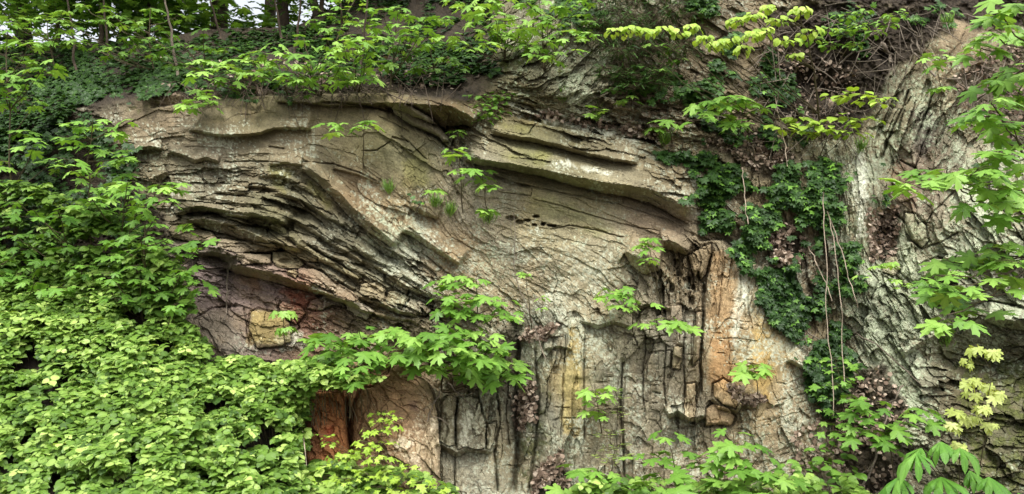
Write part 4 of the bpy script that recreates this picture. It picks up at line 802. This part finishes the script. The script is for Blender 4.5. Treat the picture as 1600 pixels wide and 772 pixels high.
# --- bottom right plants
S('pale drooping spring shoot with limp folded young leaves at lower right', (1520,780,6.2), [(1522,540,.6,.9),(1548,545,.6,.9),(1510,560,.6,.8),(1515,590,.6,.9),(1540,592,.6,.9),(1555,610,.6,.9),(1520,610,.6,.9),(1535,632,.6,.9),(1500,640,.6,.9),(1522,648,.6,.9),(1490,660,.6,.8),(1550,660,.6,.8),(1500,690,.6,.8)], 21, 6, mat='spring', name='limp_leaved_sapling', tone=.55, r=.004, droop=1.15, spread=.45, face=.8)
def chestnut():
    b = pt(1500, 800, 5.6); o = thing('chestnut_sapling', b, 'horse chestnut sapling with big drooping fingered leaves in the lower right corner', 'sapling'); lv = Leaves(); tb = Tubes()
    for u, v, s, a in [(1432,708,52,-2.6),(1470,690,44,-1.9),(1500,700,46,-1.2),(1515,735,50,-.6),(1405,745,54,-2.9),(1470,745,60,-1.6),(1545,745,56,-.9),(1560,765,54,-.3),(1440,700,40,2.5),(1590,770,50,0),(1490,770,54,-1.6)]:
        c = pt(u, v, 5.45+rng.uniform(-.15, .15)); tb.add(curve(b, c, .05, 6, .01), .004, .002, 5)
        nf = 7; an = a+np.linspace(-1.9, 1.9, nf)
        dp = rng.uniform(.35, .75, nf); ax = np.stack([np.cos(an)*np.cos(dp), np.sin(an)*np.cos(dp)-.2, -np.sin(dp)], -1)
        nr = np.stack([np.cos(an)*.4, np.sin(an)*.4-.5, np.ones(nf)], -1)
        sz = s*PXM*.78*np.interp(np.abs(np.linspace(-1, 1, nf)), [0, 1], [1, .6])
        lv.add(T_LONG, np.repeat(c[None], nf, 0), ax, nr, sz*1.0, .5+rng.normal(0, .12, nf))
    tb.build('stem', 'stem', o); lv.build('foliage', 'chestnut', o)
chestnut()
S('maple sapling in the lower right with wide dark-stemmed tiers over leaf litter', (1400,770,6.5), [(1345,638,.3,1),(1370,628,.35,1),(1400,640,.4,1.1),(1380,655,.4,1),(1360,672,.4,1),(1420,660,.4,1),(1440,636,.3,.9),(1410,680,.4,1),(1340,655,.3,.9),(1385,690,.3,.9)], 34, 4, tone=.45, r=.006)
S('broad-leaved maple sapling at the bottom edge below the orange-brown blocks', (1060,800,6.2), [(1015,712,.3,1),(1045,680,.35,1),(1060,705,.4,1.1),(1030,740,.5,1.2),(1080,735,.5,1.2),(1050,755,.6,1.2),(1010,760,.6,1.2),(1100,715,.4,1),(1110,765,.6,1.1)], 34, 4, tone=.45, r=.006)
S('bushy large-leaved maple at the bottom edge right of the vertical beds', (1170,810,6.1), [(1145,674,.4,1),(1125,700,.45,1),(1165,690,.45,1.1),(1185,715,.5,1.1),(1150,730,.5,1.2),(1200,740,.5,1.1),(1130,750,.5,1.2),(1175,760,.6,1.1),(1225,750,.5,1),(1235,772,.6,1)], 35, 5, tone=.5, r=.007)
S('low weedy shrub in front of leaf litter at the bottom edge', (1290,790,6.5), [(1245,730,.2,1),(1270,720,.25,1),(1300,715,.2,1),(1320,735,.25,1),(1290,745,.3,1),(1255,755,.3,1),(1330,760,.3,1),(1300,690,.2,.8),(1275,700,.2,.8),(1310,765,.3,1)], 18, 7, name='shrub', cat='shrub', mat='maple', T=T_ROUND, tone=.4, r=.004, spread=1.2)
S('scrambling bright weed left of the hanging stems on the lower right slope', (1320,690), [(1305,560,.2,1),(1320,575,.2,1),(1300,600,.2,1),(1325,620,.2,1),(1310,640,.25,1),(1298,660,.2,1),(1330,590,.2,.9),(1340,660,.2,1),(1315,675,.2,1),(1290,640,.2,.9)], 18, 7, name='shrub', cat='shrub', T=T_IVY, tone=.45, r=.003, spread=1.1)
S('bright yellow-green young shrub growing up in front of the brown rock mass', (590,790,6.2), [(600,642,.2,.8),(612,650,.22,.9),(590,655,.22,.9),(605,665,.25,1),(585,672,.25,1),(595,690,.3,1),(575,690,.3,1),(560,700,.3,1),(545,705,.35,1),(580,715,.35,1),(530,715,.3,1),(515,725,.35,1),(555,728,.4,1),(600,712,.35,1),(575,740,.4,1),(540,748,.4,1),(505,745,.4,1),(610,735,.4,1),(630,745,.4,1),(590,760,.4,1),(515,690,.3,.7),(512,680,.3,.6),(640,725,.35,.9),(655,752,.4,1),(620,765,.4,1),(680,760,.35,.9)], 14, 8, mat='lime', name='shrub', cat='shrub', T=T_IVY, tone=.38, r=.005, spread=1.3, droop=.5)
S('pale feathery broom-like weed upright beside the narrow crack', (964,655), [(962,610,.12,1),(968,622,.12,1),(960,632,.12,1),(966,645,.12,1)], 12, 12, mat='grass', name='weed', cat='weed', T=T_NEEDLE, tone=.8, r=.003, droop=-.6, spread=.5)
S('pale feathery weed at the cliff foot below the upright one', (955,740), [(945,680,.15,1),(960,672,.15,1),(950,700,.15,1),(965,695,.15,1),(940,712,.15,1),(970,712,.15,1),(955,720,.2,1)], 12, 12, mat='grass', name='weed', cat='weed', T=T_NEEDLE, tone=.8, r=.003, droop=-.5, spread=.8)
S('yew-like dark bush with fine drooping foliage in the upper middle', (1000,150), scatter_tips([(920,-15),(1070,-15),(1090,60),(1050,130),(960,140),(925,60)], 70, (.05, .35), 60, 11), 19, 34, mat='darkleaf', name='dark_bush', cat='bush', T=T_NEEDLE, tone=.6, r=.006, droop=.3, spread=1.0)
S('dark low creeping bush with small leaves above the soft lichened beds', (990,160), scatter_tips([(965,100),(1010,105),(1010,140),(960,140)], 10, (.1, .25), 61, 12), 12, 14, mat='darkleaf', name='dark_bush', cat='bush', T=T_ROUND, tone=.7, r=.004, spread=1.2)
S('small leafy bush where the overhang meets the long slab', (770,195), scatter_tips([(742,140),(790,140),(785,180),(765,190),(745,180)], 12, (.08, .2), 62, 12), 11, 10, mat='maple_far', name='leafy_bush', cat='bush', T=T_ROUND, tone=.45, r=.003, spread=1.2)
# --- ivy sheets: every sheet hangs by itself
def ivy(label, poly, n, seed, size=12, mat='ivy', tone=.38, off=(.02, .16), name='ivy', bright=.15, gap=-.03):
    r = np.random.default_rng(seed); us = [p[0] for p in poly]; vs = [p[1] for p in poly]
    u = r.uniform(min(us)-12, max(us)+12, n*4); v = r.uniform(min(vs)-12, max(vs)+12, n*4)
    uw = u+fbm(u, v, 26, 3, seed)*60; vw = v+fbm(u, v, 26, 3, seed+9)*60
    k = in_poly(poly, uw, vw) & (fbm(u, v, 34, 3, seed+5)+r.uniform(-.07, .07, len(u)) > gap)
    u, v = u[k][:n], v[k][:n]; n_ = len(u)
    n_ = len(u)
    c0 = pt(np.mean(us), min(vs), float(ysurf(np.mean(us), min(vs))))
    o = thing(name, c0, label, 'ivy', 'ivy sheets on the cliff')
    hum = np.clip(fbm(u, v, 26, 3, seed+7)+.5, 0, 1)
    yy = ysurf(u, v)-off[0]-(off[1]-off[0])*hum*r.uniform(.5, 1, n_)
    p = pt(u, v, yy)
    ax = np.stack([r.normal(0, .6, n_), -.35-r.uniform(0, .5, n_), -.75+r.normal(0, .3, n_)], -1)
    nr = np.stack([r.normal(0, .35, n_), -.8+r.normal(0, .2, n_), .65+r.normal(0, .25, n_)], -1)
    t = tone+r.normal(0, .13, n_)-.0*hum; yb = r.random(n_) < bright; t = np.where(yb, t+.45, t)
    lv = Leaves(); lv.add(T_IVY, p, ax, nr, size*PXM*r.uniform(.55, 1.25, n_), t)
    tb = Tubes()
    for q in range(max(4, n_//90)):
        i = r.integers(n_); uu_ = u[i]+np.cumsum(r.normal(0, 3.5, 9)); vv_ = v[i]+np.arange(9)*r.uniform(3, 8)-20
        tb.add(pt(uu_, vv_, ysurf(uu_, vv_)-off[0]-.02), .003, .002, 4)
    tb.build('stem', 'bark', o); lv.build('foliage', mat, o); return o
ivy('thick dark green ivy sheet hanging beside the end of the long overhang', [(1078,252),(1130,246),(1165,262),(1200,300),(1210,350),(1205,400),(1190,425),(1155,408),(1125,375),(1088,368),(1080,310)], 1500, 70)
ivy('small dark ivy patch at the right end of the long slab', [(1032,228),(1060,220),(1088,232),(1078,250),(1050,252),(1034,245)], 210, 71, tone=.3, bright=.05)
ivy('wide ivy sheet between the soil hollow and the pale upright rib', [(1210,262),(1250,240),(1300,236),(1332,262),(1340,330),(1342,380),(1310,410),(1250,388),(1212,350),(1200,300)], 1100, 72, tone=.36, gap=.03)
ivy('long ivy tongue hanging down right of the ochre striped beds', [(1195,425),(1250,398),(1290,420),(1305,480),(1318,560),(1322,620),(1300,648),(1275,610),(1255,570),(1210,505),(1195,460)], 2400, 73, size=10.5, tone=.22, gap=-.14)
ivy('narrow ivy strand on the right side of the pale upright rib', [(1366,240),(1388,245),(1398,310),(1386,330),(1368,300)], 190, 74, tone=.32)
ivy('shaded ivy column under the leafy spray on the upper right', [(1188,80),(1240,90),(1262,150),(1255,230),(1205,235),(1185,170)], 620, 75, tone=.30)
ivy('ivy patch at the top edge of the cliff right of the yew-like bush', [(1070,-20),(1150,-20),(1150,20),(1110,36),(1068,20)], 320, 76, tone=.4)
ivy('small ivy patch on brown rubble left of the bushy ledge sapling', [(1080,150),(1110,160),(1100,200),(1150,200),(1190,215),(1120,222),(1088,200)], 300, 77, tone=.34)
ivy('ivy trailing among thin stems right of the hanging pale stems', [(1320,380),(1350,390),(1345,450),(1330,500),(1345,560),(1325,560),(1312,470)], 360, 78, tone=.36)
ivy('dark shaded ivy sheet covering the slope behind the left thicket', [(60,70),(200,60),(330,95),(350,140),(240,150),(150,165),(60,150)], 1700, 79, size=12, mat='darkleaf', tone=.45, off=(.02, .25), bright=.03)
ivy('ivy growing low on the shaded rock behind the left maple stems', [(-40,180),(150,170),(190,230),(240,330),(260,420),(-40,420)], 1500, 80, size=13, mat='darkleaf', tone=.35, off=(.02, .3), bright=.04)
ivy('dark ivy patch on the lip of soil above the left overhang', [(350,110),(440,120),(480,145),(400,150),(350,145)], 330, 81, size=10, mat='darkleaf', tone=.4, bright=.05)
ivy('small ivy cluster on the right rock behind the arching maple branch', [(1520,230),(1560,235),(1560,280),(1525,275)], 130, 82, tone=.3)
ivy('creeping dark foliage hanging below the lime green shoot', [(1110,66),(1150,60),(1150,130),(1120,130)], 300, 83, tone=.3)
ivy('leafy creeper on dark soil at the upper right edge below the root tangle', [(1300,25),(1340,10),(1360,60),(1330,100),(1300,90)], 200, 84, tone=.35)
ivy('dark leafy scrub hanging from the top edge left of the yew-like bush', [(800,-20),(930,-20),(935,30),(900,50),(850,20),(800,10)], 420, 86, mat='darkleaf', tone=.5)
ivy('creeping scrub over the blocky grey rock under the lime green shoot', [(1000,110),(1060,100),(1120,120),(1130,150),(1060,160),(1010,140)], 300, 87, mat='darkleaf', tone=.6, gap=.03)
ivy('low green scrub on the soil at the top right corner', [(1390,-20),(1500,-20),(1500,40),(1440,50),(1400,30)], 260, 88, tone=.5, gap=.02)
ivy('short strand of variegated ivy on the bare central bed', [(640,283),(648,280),(664,305),(658,312),(646,296)], 60, 85, size=8, tone=.5)
# --- hanging vine stems
for i, (lab, pl) in enumerate([('long pale vine stem hanging over ivy, leftmost of the hanging stems', [(1284,300),(1288,350),(1292,420),(1290,480),(1298,560),(1304,650)]),
  ('long pale vine stem hanging from the ivy, middle of the hanging stems', [(1292,330),(1302,370),(1308,420),(1315,480),(1316,530),(1318,600)]),
  ('short bent pale vine stem hanging nearest the upright pale rib', [(1298,345),(1318,400),(1328,440),(1340,480)]),
  ('thin vine stem hanging down the middle of the thick ivy sheet', [(1160,262),(1164,310),(1168,350)]),
  ('thin dark stem drooping across the ivy tongue', [(1262,385),(1290,440),(1300,470)]),
  ('pair-like thin stem hanging at the left end of the soil hollow', [(1210,150),(1224,215),(1230,260)])]):
    t = Tubes(); pl = np.array(pl, float); k = np.linspace(0, len(pl)-1, 16)
    u = np.interp(k, range(len(pl)), pl[:, 0])+rng.normal(0, 1, 16); v = np.interp(k, range(len(pl)), pl[:, 1])
    p = pt(u, v, np.minimum(ysurf(u, v), np.median(ysurf(u, v)))-.22); t.add(p-p[0], .0045, .003, 5)
    o = t.build('hanging_stem', 'paletwig'); o.location = p[0]; tag(o, lab, 'vine stem', 'bare stems hanging down the cliff')
# --- roots and dead twigs
def twig(name, lab, pts, r0, r1, mat='twig', off=.06, grp='dead twigs and roots', cat='twig', br=2):
    pl = np.array(pts, float); n_ = 12; k = np.linspace(0, len(pl)-1, n_)
    u = np.interp(k, range(len(pl)), pl[:, 0])+rng.normal(0, 1.2, n_); v = np.interp(k, range(len(pl)), pl[:, 1])+rng.normal(0, 1.2, n_)
    p = pt(u, v, ysurf(u, v).clip(max=np.median(ysurf(u, v))+.1)-off); t = Tubes(); t.add(p-p[0], r0, r1, 5)
    for j in range(br):
        i = rng.integers(3, n_-2); d = unit((p[i+1]-p[i])+rng.normal(0, .02, 3)+[0, -.01, 0])
        t.add(curve(p[i]-p[0], p[i]-p[0]+d*rng.uniform(.1, .3), 0, 5, .05), r1, r1*.4, 4)
    o = t.build(name, mat); o.location = p[0]; tag(o, lab, cat, grp)
for lab, pts, a, b in [('pale bare root crossing the upper right soil bank', [(1460,120),(1440,90),(1432,60),(1445,50)], .010, .006),
   ('long straight dead stick leaning on the soil hollow', [(1305,105),(1340,75),(1375,40)], .009, .006), ('thick pale root stub under the leafy spray at upper right', [(1378,70),(1390,85),(1392,98)], .022, .012),
   ('curved dead branch lying above the top rock knob', [(1478,10),(1510,25),(1545,28)], .009, .005), ('dead branch low in the soil hollow at its left end', [(1225,60),(1270,100),(1310,130)], .009, .005),
   ('bent twig in front of the steep grey rib', [(1425,60),(1425,80),(1440,95)], .007, .004), ('fallen twig over the right soil patch', [(1490,120),(1515,145),(1525,150)], .006, .003),
   ('grey dead branch slanting across the moss above the overhang', [(740,125),(760,108),(780,104)], .012, .006), ('broken dead branch on the dark soil lip', [(600,110),(590,90),(615,75)], .010, .006),
   ('dead branch hanging from the leafy ledge sapling', [(1140,200),(1170,225),(1180,238)], .006, .003), ('thin arching dead stem over the bramble bank', [(350,500),(356,440),(362,400)], .006, .003),
   ('pale dead stem rising through the left thicket', [(175,585),(178,520),(184,440)], .008, .004), ('bare dead stem in the brambles beside the rust orange block', [(478,760),(470,700),(462,630)], .008, .004),
   ('thin bare reddish whip standing in front of the cliff centre', [(852,560),(830,500),(805,430),(802,330)], .005, .0025), ('bare dead twig low at the foot of the right slope', [(1375,690),(1362,735),(1340,772)], .010, .007),
   ('leaning dead twig on the leaf litter at lower right', [(1410,600),(1395,630),(1370,690)], .008, .004), ('dark dead root under the large spreading sapling', [(700,600),(720,618),(742,640)], .008, .004),
   ('thin root hanging over the narrow block by the brown rock mass', [(690,610),(676,630),(668,660)], .005, .003), ('arched dead twig right of the mossy gully foot', [(1240,490),(1262,520),(1300,540)], .007, .004),
   ('dead twig on the lower right slope pointing at the hanging stems', [(1335,520),(1370,540),(1440,600)], .007, .004)]:
    twig('dead_twig', lab, pts, a, b)
def tangle(name, label, poly, n, seed, mat='twig', r=.0035, ln=(20, 60), off=(.03, .2)):
    rr = np.random.default_rng(seed); us = [p[0] for p in poly]; vs = [p[1] for p in poly]; t = Tubes(); k = 0
    while k < n:
        u = rr.uniform(min(us), max(us)); v = rr.uniform(min(vs), max(vs))
        if not in_poly(poly, np.array([u]), np.array([v]))[0]: continue
        k += 1; a = rr.uniform(0, 3.14); L_ = rr.uniform(*ln); q = np.linspace(0, 1, 6); b_ = rr.normal(0, .25)
        x = u+math.cos(a)*L_*q; y = v+math.sin(a)*L_*q+b_*L_*q*q
        p = pt(x, y, ysurf(x, y)-rr.uniform(*off)); w = rr.uniform(.6, 1.6)*r; t.add(p, w, w*.5, 4)
    o = t.build(name, mat); tag(o, label, kind='stuff')
tangle('root_tangle', 'mass of fine bare roots and twigs on the upper right soil', [(1190,20),(1300,0),(1480,5),(1460,60),(1400,110),(1370,160),(1340,210),(1280,215),(1180,190)], 170, 90)
tangle('brushwood', 'fine dead brushwood along the soil lip above the left overhang', [(250,110),(700,100),(740,130),(560,146),(400,150),(260,150)], 230, 91, 'bark', .004)
tangle('twig_litter', 'fine dead twigs on the right-hand soil', [(1480,100),(1600,60),(1640,240),(1560,230),(1520,170)], 70, 92)
tangle('bramble_canes', 'dead bramble canes in the bank', [(0,560),(300,580),(480,640),(470,770),(0,770)], 60, 93, 'paletwig', .003, (30, 70), (.5, .9))
# --- dry leaves lying on soil pockets
def litter(label, polys, n, seed, size=9, off=.01):
    rr = np.random.default_rng(seed); lv = Leaves(); m = 0
    for poly in polys:
        us = [p[0] for p in poly]; vs = [p[1] for p in poly]; u = rr.uniform(min(us), max(us), n*3); v = rr.uniform(min(vs), max(vs), n*3)
        k = in_poly(poly, u, v) & (fbm(u, v, 18, 2, seed) > -.12); u, v = u[k][:n], v[k][:n]; q = len(u)
        p = pt(u, v, ysurf(u, v)-off-rr.uniform(0, .03, q))
        lv.add(T_ROUND, p, rr.normal(0, 1, (q, 3)), np.stack([rr.normal(0, .5, q), -.8+rr.normal(0, .4, q), .6+rr.normal(0, .4, q)], -1), size*PXM*rr.uniform(.5, 1.3, q), rr.uniform(0, 1, q))
    o = lv.build('leaf_litter', 'litter'); tag(o, label, kind='stuff')
litter('dry fallen leaves caught on ledges and in soil pockets', [[(1190,350),(1260,350),(1260,410),(1210,420)], [(1310,600),(1380,570),(1420,640),(1400,772),(1300,772)], [(1355,330),(1410,320),(1400,400),(1360,410)], [(1100,222),(1180,205),(1240,240),(1230,290),(1165,255)], [(1240,640),(1330,640),(1330,772),(1240,772)],
    [(815,512),(870,508),(850,530),(815,530)], [(798,618),(835,590),(840,680),(805,670)], [(835,740),(880,700),(890,772),(830,780)], [(1140,600),(1200,625),(1190,635),(1150,625)], [(1190,60),(1340,100),(1330,210),(1220,200)], [(1480,120),(1590,60),(1640,240),(1520,200)], [(820,180),(860,170),(1010,200),(1060,230),(1000,215)]], 420, 95, 7)
litter('dry fallen leaves on the shaded slope at upper left', [[(250,90),(700,90),(740,140),(260,150)]], 700, 96, 8)
# --- grass tufts
def tuft(u, v, label, h=24, n=46, spread=.55, of=.03):
    c = pt(u, v, float(ysurf(u, v))-of); lv = Leaves(); a = rng.uniform(0, 6.28, n)
    ax = np.stack([np.cos(a)*spread, np.sin(a)*spread-.3, rng.uniform(.5, 1.2, n)], -1)
    lv.add(T_BLADE, rng.normal(0, .014, (n, 3)), ax, np.stack([np.cos(a), np.sin(a)-1, np.full(n, .4)], -1), h*PXM*rng.uniform(.5, 1.1, n), rng.uniform(.0, .6, n))
    o = lv.build('grass_tuft', 'grass'); o.location = c; tag(o, label, 'grass tuft', 'grass tufts rooted in the rock')
# blades
for a in [(680,322,'short green grass tuft on the central bed beside the tiny seedling'), (608,300,'thin brownish grass tuft in the middle of the bare curved bed'), (932,186,'grass tuft growing among the pale broken beds'),
          (1345,235,'grass tuft at the head of the pale upright rib'), (1480,42,'bright grass tuft above the top rock knob'), (703,335,'low green tuft at the foot of the tall slim seedling'), (763,346,'low tuft at the foot of the four-tiered short seedling'), (1040,225,'grass tuft at the right end of the slab near the small ivy patch'),
          (1478,540,'mossy tuft on the dark rocks at right'), (880,155,'tuft in the pale crumbling beds left of the rubble')]:
    tuft(*a)
# --- brambles: nobody could count them
def bramble(label, poly, n, seed, size, name='bramble_thicket', up=(.05, .55), tone=.5, mat='bramble', surf=False):
    rr = np.random.default_rng(seed); us = [p[0] for p in poly]; vs = [p[1] for p in poly]; lv = Leaves(); tb = Tubes()
    u = rr.uniform(min(us), max(us), n*3); v = rr.uniform(min(vs), max(vs), n*3)
    uw = u+fbm(u, v, 30, 3, seed)*30; vw = v+fbm(u, v, 30, 3, seed+3)*30
    k = in_poly(poly, uw, vw); u, v = u[k], v[k]
    den = fbm(u, v, 42, 3, seed+8); k = den+.5*fbm(u, v, 14, 2, seed+12)+rr.uniform(-.1, .1, len(u)) > (np.interp(u, [300, 360], [-.22, .0]) if surf else -.11); u, v, den = u[k][:n], v[k][:n], den[k][:n]; q = len(u)
    bY = ysurf(u, v) if surf else bankY(u, v); hgt = up[0]+(up[1]-up[0])*rr.random(q)*(.6+den*.7)
    c = pt(u, v, np.minimum(bY, ysurf(u, v)-.03)-hgt*.75)
    sz = size*PXM*rr.uniform(.5, 1.25, q)*np.interp(bY, [4.5, 7], [.95, 1.0])
    az = rr.uniform(0, 6.28, q); tn = tone+den*.35+rr.normal(0, .2, q)
    lean = np.stack([rr.normal(0, .24, q), -.42+rr.normal(0, .2, q), np.ones(q)], -1); lean = unit(lean)
    for j, da in enumerate((0, 2.1, -2.1)):
        a = az+da; ax = np.stack([np.cos(a), np.sin(a), np.zeros(q)], -1); ax = unit(ax-lean*(ax*lean).sum(-1, keepdims=True)+np.array([0, 0, -.18]))
        lv.add(T_ROUND, c+ax*(sz*.12)[:, None], ax, lean+rr.normal(0, .13, (q, 3)), sz*(1.12 if j == 0 else .95), tn+rr.normal(0, .06, q))
    for i in range(0, q, 9):
        r_ = c[i]+np.array([rr.normal(0, .05), .18, -.30]); tb.add(curve(r_, c[i], 0, 4, .03), .0028, .0014, 4)
    o = lv.build(name, mat); tag(o, label, kind='stuff'); s_ = tb.build('stems', 'stem', o)
bramble('dense bramble thicket on the lower left bank', [(-120,400),(60,400),(180,440),(230,480),(290,510),(350,548),(430,562),(520,575),(600,590),(590,608),(480,612),(480,650),(474,690),(484,740),(500,800),(-120,800)], 13500, 100, 9.8, up=(.0, .66), tone=.45)
bramble('brambles spilling over the foot of the brown rocks', [(480,715),(560,730),(640,735),(700,750),(720,800),(480,800)], 700, 101, 13)
bramble('low weeds at the very foot of the cliff', [(880,755),(1000,750),(1230,740),(1320,750),(1400,770),(1400,810),(880,810)], 280, 102, 13, name='ground_weeds', tone=.45)
bramble('leafy undergrowth in the shade under the left thicket', [(-120,280),(60,290),(180,330),(260,400),(300,470),(290,520),(200,470),(60,430),(-120,430)], 1500, 103, 13, name='undergrowth', up=(.05, .5), tone=.3)
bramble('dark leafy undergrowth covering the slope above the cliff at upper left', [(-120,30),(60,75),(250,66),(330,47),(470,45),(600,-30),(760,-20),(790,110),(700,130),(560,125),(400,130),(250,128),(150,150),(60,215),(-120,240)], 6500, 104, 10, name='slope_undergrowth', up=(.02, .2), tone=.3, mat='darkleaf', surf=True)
# --- trees on top of the hill
def understory():
    for i, (u, Yd, lab, mt) in enumerate([(-20, 10.2, 'bright bushy young tree on the crest at the far upper left corner', 'maple'), (70, 10.8, 'second bright young tree on the crest from the upper left corner', 'maple'), (150, 10.0, 'bright young tree on the crest left of the twin thin stems', 'maple'), (195, 10.6, 'bright young tree on the crest just left of the thick dark trunk', 'maple'),
                          (320, 11.5, 'low young tree under the sky gap', 'maple_far'), (500, 10.2, 'young tree on the crest right of the sky gap', 'maple_far')]):
        tree(lab, u, Yd, .03, 2.0 if u not in (320, 400) else .9, 200+i, 0., R_=.95, nl=1500, mat=mt, lowc=.4)
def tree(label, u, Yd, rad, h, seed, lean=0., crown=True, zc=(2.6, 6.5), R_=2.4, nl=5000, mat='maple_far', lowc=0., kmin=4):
    rr = np.random.default_rng(seed); vcv = float(interp(VCREST, u)); base = pt(u, vcv, float(baseY(np.array(u), np.array(vcv)))); bk = Yd-base[1]
    g = np.array([base[0]*(1+bk/25), Yd, base[2]-bk*.05-.15]) if bk > 0 else base
    o = thing('tree', g, label, 'tree', 'trees on the hilltop'); tb = Tubes()
    ln = lean if isinstance(lean, tuple) else (lean, 0); top = g+np.array([ln[0], ln[1], h]); tr = curve(g, top, 0, 14, .006); tb.add(tr, rad, rad*.45, 9); tk = tb.build('trunk', 'bark', o)
    if crown:
        lb = Tubes(); lv = Leaves(); n_ = 26
        for j in range(n_):
            k = rr.integers(kmin, 13); a = rr.uniform(0, 6.28); L_ = R_*rr.uniform(.5, 1.1); s0 = tr[k]
            e = s0+np.array([math.cos(a)*L_, math.sin(a)*L_, rr.uniform(-.25-lowc, .5)*L_]); c = curve(s0, e, .12*L_, 7, .02); lb.add(c, rad*.22, rad*.05, 5)
            m_ = nl//n_; ci = c[rr.integers(2, 7, m_)]+rr.normal(0, .34, (m_, 3))*[1, 1, .5]
            az = rr.uniform(0, 6.28, m_); ax, nr = leaf_dirs(az, np.clip(rr.normal(.3, .25, m_), -.3, 1.2), .2)
            lv.add(T_MAPLE, ci, ax, nr, rr.uniform(.08, .15, m_), .5+rr.normal(0, .2, m_))
        lb.build('limb', 'bark', o); lv.build('crown', mat, o)
tree('thick dark tree trunk on the hilltop left of the sky gap', 298, 11.0, .11, 7.5, 1, .1, kmin=10, nl=2000, R_=1.6)
tree('dark tree trunk with a leaning twig in the middle of the sky gap', 376, 12.0, .09, 7.0, 2, -.1, R_=1.3, nl=900, kmin=11)
tree('tree trunk on the hilltop at the right side of the sky gap', 447, 11.5, .07, 7.0, 3, -.15, R_=1.3, nl=900, kmin=11)
tree('slim tree far behind the hill crest at left', 60, 14.0, .08, 7, 4, -.2, R_=2.0, nl=6000, lowc=.4)
tree('bushy low-branched tree behind the upper left slope', 110, 12.5, .08, 6.5, 5, .1, R_=1.7, nl=5000, lowc=.5)
tree('tree at the far upper left with branches hanging over the slope', -20, 12.0, .12, 7, 6, 0, R_=2.2, nl=6500, lowc=.5)
tree('added tree rising above the frame to shade the middle of the cliff edge', 600, 10.2, .07, 7.5, 8, (-.4,-1.6), R_=2.8, nl=5500)  # crown above the frame, put in to shade the slope below
tree('added tree leaning out from the crest to shade the left cliff edge', 420, 10.6, .07, 7.2, 10, (.2,-2.0), R_=2.6, nl=4000, kmin=9)  # forward lean and high crown added to shade the upper cliff
for i, (u, v0, v1, lab) in enumerate([(278,118,-10,'slim pale stem rising from the slope beside the thick dark trunk'), (345,60,-10,'thin pale stem leaning in the sky gap'), (440,60,-30,'short pale stem on the skyline at the right of the sky gap'), (565,110,-20,'slim straight grey stem on the shaded slope above the cliff edge'),
      (536,70,-20,'thin pale stem standing left of the slim straight grey one'), (120,110,-20,'thin leaning stem in the bright undergrowth at upper left'), (170,90,-10,'thin dark stem in the undergrowth at upper left'), (460,90,-20,'thin crooked stem between two maple saplings on the skyline')]):
    t = Tubes(); b = pt(u, v0, float(baseY(np.array(u), np.array(v0)))); e = pt(u+rng.uniform(-25, 15), v1, b[1]-.2); t.add(curve(b, e, 0, 10, .01)-b, .015, .008, 6)
    o = t.build('bare_stem', 'twig' if i == 0 else 'bark'); o.location = b; tag(o, lab, 'young stem', 'bare young stems on the slope')

understory()
